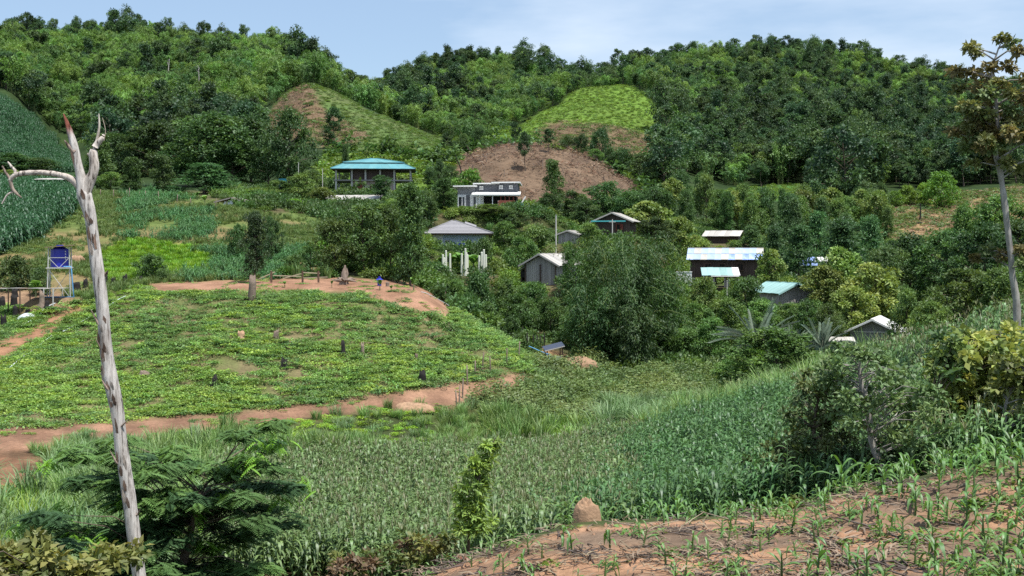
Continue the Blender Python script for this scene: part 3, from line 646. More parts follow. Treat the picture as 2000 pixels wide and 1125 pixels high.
def hill_growth():
    x, y = sample(52000, 225, 720, 480, 2150, rsG); z = gz(x, y); zo = zone_of(x, y, z); n = len(x); u = rsG.rand(n); nz = fbm(x/16, y/16, 81, 3)
    idx = np.full(n, -1)
    for nm, opts in (('grass_hill', (0, 0, 1, 1, 1)), ('green_hill', (0, 1, 1, 3, 2)), ('spur_field', (2, 2, 2, 2, 1)), ('far_crop', (1, 1, 1, 1, 0)),
                     ('spur_bare', (4, 4, 2, 5, 4)), ('burnt_knoll', (4, 4, 5, 5, 4)), ('burnt_slope', (4, 4, 2, 5, 4)), ('stubble_field', (4, 4, 2, 2, 4))):
        m = (zo == ZID[nm]) | ((zo == ZID['forest_floor']) & (y < 590) & (x/y*F > -150) & (x/y*F < 300) if nm == 'green_hill' else False); k = np.array(opts)[np.clip((u*5).astype(int), 0, 4)]; idx = np.where(m, k, idx)
    keep = (idx >= 0) & ~((idx == 3) & (nz < 0.5)) & (rsG.rand(n) < np.where(idx >= 4, 0.8, 0.95))
    scatter('hillside_growth', np.stack([x, y, z], 1)[keep], ((0.6+0.6*rsG.rand(n))*np.where(np.isin(zo, [ZID['spur_field'], ZID['grass_hill'], ZID['far_crop']]), 0.5, 1.0)*np.where(idx == 3, 1.5, 1.0)*np.where(zo == ZID['burnt_knoll'], 0.7+1.1*rsG.rand(n)**2, 1.0))[keep], hill_c, 6, rsG, 'grass, low bushes and dead stalks on the cleared slopes', 'grass', 0.1, 0.2, idx[keep])
hill_growth()

# ---- undergrowth between the village trees
und_c = proto_collection('undergrowth', [
    tuft_mesh(580, lambda q, rs: [clump_leaves(q, ((rs.rand()-.5)*2, (rs.rand()-.5)*2, 0.5), 0.9, 70, 0.32, 0.16, (0.075,0.15,0.03), rs) for k in range(4)]),
    tuft_mesh(581, lambda q, rs: [clump_leaves(q, ((rs.rand()-.5)*2, (rs.rand()-.5)*2, 0.6), 0.9, 70, 0.34, 0.18, (0.055,0.115,0.028), rs) for k in range(4)]),
    tuft_mesh(582, lambda q, rs: [clump_leaves(q, ((rs.rand()-.5)*2, (rs.rand()-.5)*2, 0.5), 0.8, 70, 0.30, 0.14, (0.115,0.20,0.035), rs) for k in range(4)]),
    tuft_mesh(583, lambda q, rs: [grass_tuft(q, rs, 26, 1.3, 0.8, 0.09, (0.10,0.18,0.05), (rs.rand()-.5)*2, (rs.rand()-.5)*2) for k in range(5)])])
def undergrowth():
    x, y = sample(9500, 100, 262, 420, 2300, rsG); z = gz(x, y); zo = zone_of(x, y, z); ok = np.isin(zo, [ZID['village_floor'], ZID['valley_floor'], ZID['forest_floor']]) & (y > 108)
    for (px, row, D, r) in PADS: ok &= np.hypot(x-px2x(px, D), y-D) > r*0.8
    nz = fbm(x/9, y/9, 88, 3); n = len(x)
    ok &= rsG.rand(n) < 0.85
    idx = np.where(nz > 0.56, 2, np.where(nz < 0.44, 1, np.where(rsG.rand(n) < 0.75, 0, 3)))
    scatter('undergrowth', np.stack([x, y, z], 1)[ok], (0.6+0.6*rsG.rand(n))[ok], und_c, 4, rsG, 'low bushes and weeds between the village trees and houses', 'undergrowth', 0.1, 0.2, idx[ok])
undergrowth()

# ------------------------------------------------------------------ individual trees
rsT = np.random.RandomState(33)
PROTO = {
 'dark':  [make_tree(600+i, 8, 3.4, 0.22, 'round', 36, 130, 0.32, 0.5, (0.045,0.098,0.028), (0.06,0.12,0.03), 0.30, 0.17) for i in range(3)],
 'mid':   [make_tree(610+i, 8, 3.4, 0.18, 'round', 36, 130, 0.32, 0.5, (0.075,0.15,0.035), (0.105,0.19,0.04), 0.30, 0.15) for i in range(3)],
 'teak':  [make_tree(620+i, 8, 3.2, 0.20, 'round', 32, 95, 0.42, 0.6, (0.115,0.19,0.04), (0.17,0.24,0.06), 0.30, 0.14, bark=(0.25,0.22,0.18)) for i in range(3)],
 'col':   [make_tree(630+i, 9, 2.0, 0.08, 'col', 44, 110, 0.32, 0.5, (0.06,0.125,0.03), (0.085,0.16,0.04), 0.42, 0.13) for i in range(3)],
 'feather': [make_tree(640+i, 8, 3.0, 0.10, 'cone', 40, 80, 0.36, 0.34, (0.055,0.125,0.04), (0.075,0.155,0.05), 0.34, 0.13, flat=0.45) for i in range(2)],
 'rag':  [make_tree(655, 9, 2.0, 0.16, 'col', 40, 150, 0.28, 0.45, (0.036,0.08,0.026), (0.045,0.095,0.03), 0.42, 0.16, bark=(0.07,0.06,0.05))],
 'slim':  [make_tree(650+i, 9, 1.8, 0.42, 'round', 20, 80, 0.34, 0.5, (0.04,0.09,0.028), None, 0.42, 0.13, bark=(0.07,0.06,0.05)) for i in range(3)],
 'loose': [make_tree(660+i, 10, 3.6, 0.45, 'umbrella', 20, 80, 0.45, 0.55, (0.05,0.105,0.035), (0.065,0.13,0.04), 0.28, 0.16, bark=(0.2,0.17,0.14)) for i in range(4)],
 'bush':  [make_tree(670+i, 3.2, 2.2, 0.05, 'round', 30, 90, 0.26, 0.5, (0.055,0.115,0.03), (0.075,0.145,0.035), 0.34, 0.07) for i in range(3)],
 'lime':  [make_tree(680+i, 4, 2.4, 0.08, 'round', 28, 90, 0.30, 0.5, (0.12,0.24,0.035), (0.15,0.29,0.04), 0.34, 0.08) for i in range(2)],
}
PDIM = {'dark': (8.3,3.9), 'mid': (8.3,3.9), 'teak': (8.3,3.7), 'col': (9.2,2.5), 'feather': (8.2,3.3), 'slim': (9.2,2.3), 'rag': (9.2,2.5), 'loose': (10.3,4.2), 'bush': (3.6,2.7), 'lime': (4.4,2.9)}
_tc = {}
def tree(kind, px, D, top, wpx, label, group=None, name=None, cat='tree', dz=0.0):
    b = ground(px, D); H = max(row2z(top, D)-b.z, 1.0); w = wpx/F*D
    k = _tc.get(kind, 0); _tc[kind] = k+1; tr, cr = PROTO[kind][k % len(PROTO[kind])]
    nm = name or {'dark':'broadleaf_tree','mid':'broadleaf_tree','teak':'large_leaved_tree','col':'columnar_tree','feather':'feathery_tree','slim':'slender_tree','rag':'ragged_tree','loose':'canopy_tree','bush':'bush','lime':'leafy_shrub'}[kind]
    if kind in ('bush', 'lime') and cat == 'tree': cat = 'shrub'
    e = empty(nm, b+Vector((0, 0, dz)), rsT.rand()*6.28); sx = w/(2*PDIM[kind][1]); e.scale = (sx, sx, H/PDIM[kind][0])
    tag(e, label, cat, group)
    link('trunk', tr, e); link('crown', cr, e); return e

LB1 = 'dark dense broadleaf tree in the tall belt behind the upper meadow'
for a in [(420,252,222,190),(310,262,240,150),(565,242,215,112),(490,256,228,130),(365,258,250,130),(235,262,262,110),(455,250,262,120),(525,246,262,100)]:
    tree('dark', a[0], a[1], a[2], a[3], LB1, 'dark trees behind the upper meadow')
tree('col', 188, 222, 258, 60, 'tall dark columnar tree beside the forked dead trunk, behind the meadow fence')
for a in [(262,204,306,46),(322,205,300,48)]: tree('col', *a, 'bright green columnar tree standing behind the meadow fence', 'columnar trees by the fence')
tree('feather', 400, 206, 318, 150, 'wide feathery dark tree standing behind the meadow fence')
tree('mid', 215, 212, 335, 60, 'small green tree between the columnar trees and the dead trunk')
for a in [(60,228,335,120),(10,232,332,90),(115,226,338,90),(-60,230,330,120)]: tree('teak', *a, 'yellow green bushy tree in the row above the upland corn', 'trees above the upland corn')
for a in [(20,330,300,120),(75,335,308,90),(-40,330,305,110)]: tree('dark', *a, 'dark tree in the hollow below the steep shade-darkened crop', 'trees in the hollow')
for a in [(545,205,352,70),(592,206,338,70),(612,212,330,60),(500,200,372,80)]: tree('mid', *a, 'green tree beside the teal water tank on the slope', 'trees by the teal tank')
tree('teak', 625, 200, 366, 60, 'pale yellowish tree next to the plank shed with the long roof')
tree('bush', 530, 190, 378, 60, 'low bushy shrub above the banana plants'); tree('lime', 575, 184, 388, 60, 'light green shrub uphill of the banana plants')
tree('slim', 650, 330, 208, 46, 'lone tree with open crown on the bare brown spur'); tree('slim', 640, 322, 250, 30, 'smaller dark tree beside the lone tree on the brown spur')
tree('col', 673, 256, 280, 20, 'thin dark columnar tree above the blue roofed building')
tree('bush', 295, 119, 494, 72, 'round dark clipped looking bush below the lime green grass'); tree('bush', 318, 117, 524, 36, 'small bush at the foot of the round dark bush')
tree('bush', 30, 122, 498, 84, 'round dark bush behind the flat roofed shelter'); tree('bush', 78, 119, 520, 54, 'dark green bush between shelter and water tower')
tree('rag', 497, 113, 412, 60, 'tall ragged dark tree rising beside the charred stump on the terrace', name='ragged_tree')
tree('dark', 530, 132, 424, 46, 'dark tree growing close behind the ragged tree on the terrace')
tree('bush', 463, 138, 436, 52, 'dark round bush left of the ragged tree, on bare soil'); tree('bush', 410, 170, 396, 30, 'small dark tree beside the open shack', name='small_tree')
for a in [(655,121,425,95),(712,123,396,110),(765,126,400,100)]: tree('mid', *a, 'large dense green tree in the thicket along the dirt terrace', 'thicket on the terrace')
tree('col', 803, 120, 356, 78, 'tallest dark columnar tree at the right end of the terrace thicket')
tree('mid', 690, 128, 440, 90, 'green tree at the back of the terrace thicket'); tree('mid', 606, 126, 470, 50, 'lighter green tree at the left edge of the terrace thicket')
tree('bush', 575, 124, 495, 50, 'dark bush standing in the young maize by the rail fence'); tree('lime', 640, 134, 455, 60, 'light green shrub behind the terrace thicket')
tree('slim', 745, 203, 340, 56, 'palm like tree in front of the blue roofed building'); tree('mid', 790, 200, 366, 60, 'green tree below the right corner of the blue roofed building')
tree('col', 866, 198, 348, 48, 'dark columnar tree standing left of the modern house'); tree('dark', 832, 190, 372, 64, 'dark tree between the blue roofed building and the modern house')
tree('mid', 770, 186, 388, 70, 'leafy green tree below the blue roofed building'); tree('dark', 812, 168, 402, 52, 'dark tree just left of the hip roofed house')
tree('lime', 905, 196, 408, 40, 'light green shrub below the white wall of the modern house'); tree('mid', 960, 194, 398, 80, 'bushy green tree in front of the modern house porch')
tree('dark', 1000, 192, 410, 66, 'dark green tree below the brick wall of the modern house')
for a in [(985,176,432,74),(1040,168,438,94),(1015,160,460,80)]: tree('mid', *a, 'round green tree right of the hip roofed house', 'trees right of the hip roofed house')
tree('bush', 942, 166, 462, 50, 'dark round shrub before the blue wall of the hip roofed house')
tree('bush', 935, 128, 530, 84, 'round dark tree at the foot of the white posts', name='round_tree')
for a in [(985,130,545,70),(1045,132,550,86),(1010,124,572,90),(890,122,545,60),(1075,126,580,70)]: tree('mid', *a, 'green shrubby tree along the ridge of the domed field', 'shrubs along the field ridge')
for a in [(860,121,555,40),(905,118,575,50),(955,118,590,60),(1000,117,615,50)]: tree('bush', *a, 'low dark bush on the fenced edge of the domed field', 'bushes on the field edge')
# the burnt knoll and the slopes behind
tree('slim', 1027, hit(1027, 334, 240, 340).y, 256, 34, 'lone dark tree standing in the middle of the burnt knoll'); tree('slim', 1005, hit(1005, 285, 240, 345).y, 236, 26, 'slender tree on the crest of the burnt knoll')
tree('slim', 1072, hit(1072, 298, 240, 345).y, 250, 26, 'thin dark tree on the right crest of the burnt knoll'); tree('col', 1084, 252, 310, 44, 'tall dark rounded tree at the foot of the burnt knoll')
for a in [(1110,365,264,44),(1135,360,262,40),(1172,362,250,52),(1215,352,288,60),(1250,345,302,60),(1190,356,290,44),(1275,350,306,60)]: tree('dark', *a, 'dark tree in the gully behind the burnt knoll', 'trees in the gully')
tree('mid', 1164, 318, 290, 36, 'small tree on the right shoulder of the burnt knoll')
for a in [(875,350,258,34),(905,352,262,34),(935,356,246,36)]: tree('dark', *a, 'dark tree in the saddle left of the burnt knoll', 'trees in the saddle')
for a in [(855,262,312,40),(880,258,322,40),(840,256,326,30)]: tree('dark', *a, 'dark tree on the grassy slope between the blue roof and the burnt knoll', 'trees on the grassy slope')
tree('lime', 915, 250, 330, 70, 'light green bamboo like shrub above the modern house roof')
# around the eastern houses
for a in [(1120,224,372,80),(1180,232,356,100),(1230,226,372,80),(1150,214,392,80),(1075,222,378,60),(1275,238,366,90)]: tree('dark', *a, 'dark tree on the rise behind the plank house with turquoise beam', 'trees behind the plank house')
tree('teak', 1265, 196, 392, 110, 'big yellow green tree right of the plank house with turquoise beam'); tree('dark', 1285, 182, 424, 84, 'dark glossy tree below the big yellow green tree')
for a in [(1150,176,436,60),(1225,172,462,60),(1175,166,458,70)]: tree('mid', *a, 'green tree below the plank house with turquoise beam', 'trees below the plank house')
tree('teak', 1330, 190, 425, 80, 'yellowish tree between the big tree and the pale tin roof')
LB2 = 'green tree in the band between the tin roofs and the far hill'
for i in range(30):
    px = 1310+rsT.rand()*430; D = 215+rsT.rand()*100; b = ground(px, D); h = 7+4*rsT.rand(); k = ['mid','col','dark','feather','teak'][rsT.randint(5)]
    if 1370 < px < 1560 and D > 262: D = 245
    b = ground(px, D); top = HOR-F*(b.z+h)/D
    tree(k, px, D, top, (3.2 if k == 'col' else 6.5)*F/D*(0.8+0.4*rsT.rand()), {'mid':'mid green tree','col':'narrow upright green tree','dark':'dark green tree','feather':'feathery green tree','teak':'yellow green tree'}[k]+' in the band between the tin roofs and far hill', 'trees behind the tin roofs')
for i in range(26):
    px = 1290+rsT.rand()*640; D = 330+rsT.rand()*120; 
    if px > 1680: D = 432+rsT.rand()*60
    if 1330 < px < 1590 : D = 455+rsT.rand()*40
    b = ground(px, D); h = 11+5*rsT.rand(); top = HOR-F*(b.z+h)/D; k = ['loose','dark','loose','teak'][rsT.randint(4)]
    tree(k, px, D, top, 8.5*F/D*(0.8+0.4*rsT.rand()), {'loose':'open crowned tree with visible trunk','dark':'dark full crowned tree','teak':'pale green tree'}[k]+' at the foot of the right hand hill', 'trees at the hill foot')
tree('lime', 1840, 338, 333, 74, 'bright green rounded tree above the stubble field', name='rounded_tree', cat='tree'); 
for a in [(1775,345,362,50),(1745,340,372,40),(1805,345,358,40)]: tree('lime', *a, 'light green shrub along the top edge of the stubble field', 'shrubs above the stubble field')
for a in [(1560,178,440,110),(1640,186,426,140),(1595,200,412,90),(1510,186,440,80),(1470,196,440,70),(1700,196,420,90)]: tree('feather', *a, 'dark feathery tree behind the long brown house', 'feathery trees behind the brown house')
for a in [(1780,176,458,130),(1850,168,450,150),(1730,168,480,110),(1920,160,440,150),(1990,170,430,160)]: tree('dark', *a, 'dark spreading tree below the stubble field', 'dark trees below the stubble field')
for a in [(1950,205,378,130),(1885,210,398,90),(2030,200,390,120)]: tree('mid', *a, 'tall leafy tree behind the white barked trunk', 'trees behind the white trunk')
for a in [(1880,120,520,170),(1960,112,520,140),(2040,115,520,140)]: tree('mid', *a, 'deep green tree just beyond the corn slope', 'trees beyond the corn slope')
for a in [(1815,112,586,100),(1770,118,560,80)]: tree('mid', *a, 'rounded green shrub behind the white roofed house', 'shrubs behind the white roofed house')
for a in [(1645,150,486,110),(1705,142,512,130),(1665,136,560,110),(1610,146,520,90)]: tree('teak', *a, 'yellow green large leaved tree uphill of the white roofed house', 'large leaved trees by the white roofed house')
tree('teak', 1505, 156, 486, 70, 'pale green tree before the blue patched roof'); tree('teak', 1382, 138, 542, 60, 'large leaved tree in front of the turquoise awning')
tree('mid', 1455, 140, 540, 90, 'bushy tree right of the turquoise awning')
for a in [(1355,122,590,90),(1420,124,582,100),(1480,130,585,100),(1545,132,590,90),(1390,114,620,90),(1580,126,585,80),(1450,114,640,90),(1520,118,640,80),(1335,116,640,80),(1620,124,590,70)]:
    tree('mid', *a, 'mid green shrubby tree below the teal roof', 'shrubs below the teal roof')
tree('mid', 1510, 88, 640, 190, 'broad dome shaped green tree at the upper edge of the corn'); tree('mid', 1440, 92, 690, 110, 'low green tree left of the dome shaped tree')
tree('mid', 1540, 96, 668, 100, 'green tree below the small shed beside the corn')
tree('lime', 1470, 100, 676, 80, 'yellow green shrub beside the dome shaped tree'); tree('mid', 1130, 122, 590, 90, 'green tree under the left side of the bamboo clump')
tree('mid', 1120, 138, 480, 70, 'leafy tree covering the right corner of the grey plank house')

# crests of the hills: emergent trees one can tell apart
RIDGE = [(55,60,26,18),(150,60,28,20),(215,720,40,26),(272,740,10,18),(330,740,22,22),(395,700,38,24),(478,700,36,26),(530,720,62,26),(575,720,66,24),(612,720,82,26),
 (905,930,84,34),(878,930,96,30),(945,930,92,28),(975,930,86,26),(1015,930,80,30),(1055,930,98,32),(1122,930,94,28),(1185,930,118,24),(1235,930,104,24),(1262,930,96,28),(1325,930,76,44),(1352,930,74,34),
 (1400,930,92,30),(1425,930,82,34),(1475,930,76,36),(1510,930,66,34),(1560,930,76,40),(1590,930,62,40),(1622,930,66,34),(1660,930,84,36),(1712,930,88,34),(1755,930,90,34),(1840,930,102,30),(1795,930,106,30),(825,930,120,26),(760,930,126,34),(700,930,132,28),(640,780,96,28),(100,760,34,24),(20,760,36,26)]
for (px, D, top, w) in RIDGE:
    D = 760 if D < 100 else D
    dd = np.linspace(600, 1000, 60); D = float(dd[np.argmin(HOR-F*gz(px2x(px, dd), dd)/dd)]); b = ground(px, D); top = min(top, HOR-F*(b.z+9)/D); top = max(top, HOR-F*(b.z+19)/D)
    tree('loose' if rsT.rand() < 0.6 else 'dark', px, D, top, w*1.15, 'dark tree standing out on the skyline of the forested hills', 'skyline trees')
# thin bare trunks among the bamboo
def bare_trunk(px, row0, row1, D):
    b = P3(px, row1, D); q = Q(); h = (row1-row0)/F*D; rs = rsT
    q.tube([(0,0,-4), (0.2*rs.normal(),0,h*0.5), (0.5*rs.normal(),0.3,h)], [0.35,0.28,0.12], (0.42,0.40,0.36), 5)
    for k in range(3):
        z = h*(0.7+0.1*k); a = rs.rand()*6.28; q.tube([(0,0,z), (math.cos(a)*h*0.12,math.sin(a)*h*0.12,z+h*0.14)], [0.12,0.05], (0.42,0.40,0.36), 4)
    o = link('bare_tree', q.mesh('bare_tree', M_LEAF, True), None, b); tag(o, 'thin pale bare trunk sticking out of the hillside bamboo', 'dead tree', 'bare trunks in the bamboo')
for (px, r0, r1) in [(161,202,240),(285,215,255),(328,115,158),(388,128,180),(430,165,198),(222,55,72)]:
    g = hit(px, r1, 400, 1000); bare_trunk(px, r0, r1-6, g.y)

# ------------------------------------------------------------------ bamboo clump in the valley
def big_bamboo():
    b = ground(1212, 113); H = row2z(452, 113)-b.z
    tr, cr = make_bamboo(900, H*1.0, 6.2, 95, 420, 0.34, 0.08, (0.036,0.105,0.02), cr=0.05, low=0.97, ex=0.95, spf=0.15, hmin=0.35)
    e = empty('bamboo_clump', b); tag(e, 'huge dark bamboo clump arching over the weeds in the valley', 'bamboo'); link('culms', tr, e); link('foliage', cr, e)
    b = ground(1285, 118); tr, cr = make_bamboo(901, row2z(520, 118)-b.z, 4.2, 44, 360, 0.34, 0.08, (0.04,0.11,0.022), cr=0.045, low=0.97, ex=0.95, spf=0.16, hmin=0.4)
    e = empty('bamboo_clump', b); tag(e, 'smaller bamboo clump right beside the huge dark one', 'bamboo'); link('culms', tr, e); link('foliage', cr, e)
    for (px, D, top, R, lab) in ((1150,110,545,3.4,'low bamboo clump spilling out left of the huge one'),(1235,109,590,3.0,'low bamboo clump in front of the huge one')):
        b = ground(px, D); tr, cr = make_bamboo(902+px, row2z(top, D)-b.z, R, 30, 330, 0.34, 0.08, (0.05,0.115,0.026), cr=0.04, low=0.98, ex=0.85, spf=0.17, hmin=0.4)
        e = empty('bamboo_clump', b); tag(e, lab, 'bamboo'); link('culms', tr, e); link('foliage', cr, e)
big_bamboo()

# ------------------------------------------------------------------ palms and bananas
def palm(px, D, top, wpx, label, seed, group=None):
    rs = np.random.RandomState(seed); b = ground(px, D); H = row2z(top, D)-b.z; R = wpx/F*D/2
    e = empty('palm', b); tag(e, label, 'palm', group); q = Q(); th = H*0.35
    q.tube([(0,0,-0.4),(0.05,0,th*0.5),(0,0,th)], [0.26,0.22,0.2], (0.10,0.08,0.06), 7, 0.15, rs); link('trunk', q.mesh('trunk', M_BARK, True), e)
    for i in range(28):
        az = i*2.4+rs.rand()*0.4; el = 0.15+1.1*rs.rand(); L = H*0.66*(0.85+0.3*rs.rand()); d = np.array([math.cos(az), math.sin(az), 0]); t = np.linspace(0, 1, 14)
        rad = L*math.cos(el)*t; zz = th+L*math.sin(el)*t-0.35*L*math.cos(el)*t**2.2; pts = d[None]*rad[:, None]+np.array([[0,0,1.]])*zz[:, None]
        q = Q(); q.tube(pts, np.linspace(0.035, 0.01, 14), (0.16,0.19,0.13), 3); sd = np.array([-d[1], d[0], 0])
        for s in (-1, 1):
            P = pts[2:]; tg = np.gradient(pts, axis=0)[2:]; U = unit(unit(tg)*0.75+sd*s*0.8+np.array([0,0,0.25])); n = len(P)
            for o in (0, 0.5):
                q.leaves(P+tg*o, U, np.cross(unit(tg), U), 0.55*(1-0.5*t[2:])*L/3.0+0.12, 0.085, jitter_col((0.15,0.21,0.15), n, 0.2, rs))
        link('frond', q.mesh('frond', M_LEAF), e)
palm(1480, 108, 588, 100, 'grey green feather palm among shrubs below the teal roof', 70)
palm(1606, 106, 616, 130, 'large grey green feather palm beside the small shed', 71); palm(1545, 107, 626, 90, 'small grey green feather palm left of the large palm', 72)

def banana_leaf(seed):
    rs = np.random.RandomState(seed); q = Q(); t = np.linspace(0, 1, 8)[:, None]
    pts = np.concatenate([t*0.75-0.1*t**3, t*0, 0.95*t-0.75*t**2.4], 1); w = np.array([0.10,0.55,0.85,1,0.98,0.85,0.55,0.08])*0.3
    for s in (-1, 1):
        e = pts+np.array([[0, s, -0.12]])*w[:, None]*0.9*(1+0.1*rs.rand(8, 1)); v = np.concatenate([pts, e]); f = [[i, i+1, 8+i+1, 8+i] for i in range(7)]
        q.add(v, f, (0.11,0.235,0.045) if s > 0 else (0.13,0.26,0.05))
    return q.mesh('leaf', M_LEAF)
BLEAF = [banana_leaf(i) for i in range(3)]
bq = Q(); bq.tube([(0,0,-0.1),(0,0,0.5),(0,0,1)], [0.12,0.10,0.06], (0.16,0.19,0.08), 7); BSTEM = bq.mesh('stem', M_LEAF, True)
def banana(px, D, top, label, group=None, n=8, tint=1.0):
    b = ground(px, D); H = max(row2z(top, D)-b.z, 0.7); e = empty('banana_plant', b, rsT.rand()*6.28); tag(e, label, 'banana', group)
    s = link('stem', BSTEM, e); s.scale = (H/2.6, H/2.6, H*0.5)
    for i in range(n):
        l = link('leaf', BLEAF[i % 3], e); l.location = (0, 0, H*0.45); k = H*0.62*(0.8+0.35*rsT.rand()); l.scale = (k, k, k*(0.7+0.7*rsT.rand())); l.rotation_euler = (0, -0.25-0.7*rsT.rand(), i*2.4+rsT.rand()*0.5)
for a in [(616,176,402),(588,178,416),(640,174,420),(570,172,425),(600,165,432),(628,160,438),(555,168,430)]: banana(*a, 'banana plant in the grove below the plank shed', 'banana grove by the plank shed')
for a in [(880,156,492),(905,157,484),(925,158,488),(945,155,494),(895,158,488),(862,157,496)]: banana(*a, 'banana plant behind the white posts', 'bananas behind the white posts')
for a in [(335,186,376),(352,186,372),(385,186,372),(400,184,376)]: banana(*a, 'small yellowish banana plant along the meadow fence', 'bananas along the fence')
for a in [(742,107,543),(648,109,548),(556,109,548),(808,108,536),(764,106,560)]: banana(*a, 'young banana plant on the bare dirt terrace', 'young bananas on the terrace', 5)
for a in [(70,540)]: banana(a[0], 114, a[1], 'banana plant beside the water tower')

# ------------------------------------------------------------------ buildings and made things
import bmesh
_cubes = {}
def cube_mesh(mat):
    if mat.name not in _cubes:
        me = bpy.data.meshes.new('box_'+mat.name)
        v = [(x, y, z) for x in (-.5,.5) for y in (-.5,.5) for z in (-.5,.5)]
        me.from_pydata(v, [], [(0,1,3,2),(4,6,7,5),(0,4,5,1),(2,3,7,6),(0,2,6,4),(1,5,7,3)]); me.materials.append(mat); me.update(); _cubes[mat.name] = me
    return _cubes[mat.name]
def box(name, parent, mat, size, loc, rot=(0,0,0)):
    o = link(name, cube_mesh(mat), parent); o.location = loc; o.rotation_euler = rot; o.scale = size; return o
def plate(name, parent, mat, A, u, v, t=0.04):
    """flat slab with corner A and edge vectors u, v"""
    A, u, v = Vector(A), Vector(u), Vector(v); n = u.cross(v).normalized()*t; c = A+u/2+v/2
    o = link(name, cube_mesh(mat), parent); o.matrix_basis = Matrix(((u.x,v.x,n.x,c.x),(u.y,v.y,n.y,c.y),(u.z,v.z,n.z,c.z),(0,0,0,1))); return o
def bar(name, parent, mat, a, b, t=0.08, t2=None):
    a, b = Vector(a), Vector(b); d = b-a; o = link(name, cube_mesh(mat), parent); o.location = (a+b)/2
    o.rotation_euler = d.to_track_quat('Z', 'Y').to_euler(); o.scale = (t, t2 or t, d.length); return o
def poly_obj(name, parent, mat, verts, faces, loc=None):
    me = bpy.data.meshes.new(name); me.from_pydata([tuple(v) for v in verts], [], faces); me.materials.append(mat); me.update()
    return link(name, me, parent, loc)
_cyl = {}
def cyl(name, parent, mat, r, h, loc, n=14, top=None, rot=(0,0,0)):
    key = (mat.name, n, top)
    if key not in _cyl:
        bm = bmesh.new(); bmesh.ops.create_cone(bm, cap_ends=True, segments=n, radius1=1, radius2=top or 1, depth=1)
        me = bpy.data.meshes.new('round_'+mat.name); bm.to_mesh(me); bm.free(); me.materials.append(mat); _cyl[key] = me
    o = link(name, _cyl[key], parent); o.location = loc; o.scale = (r, r, h); o.rotation_euler = rot; return o

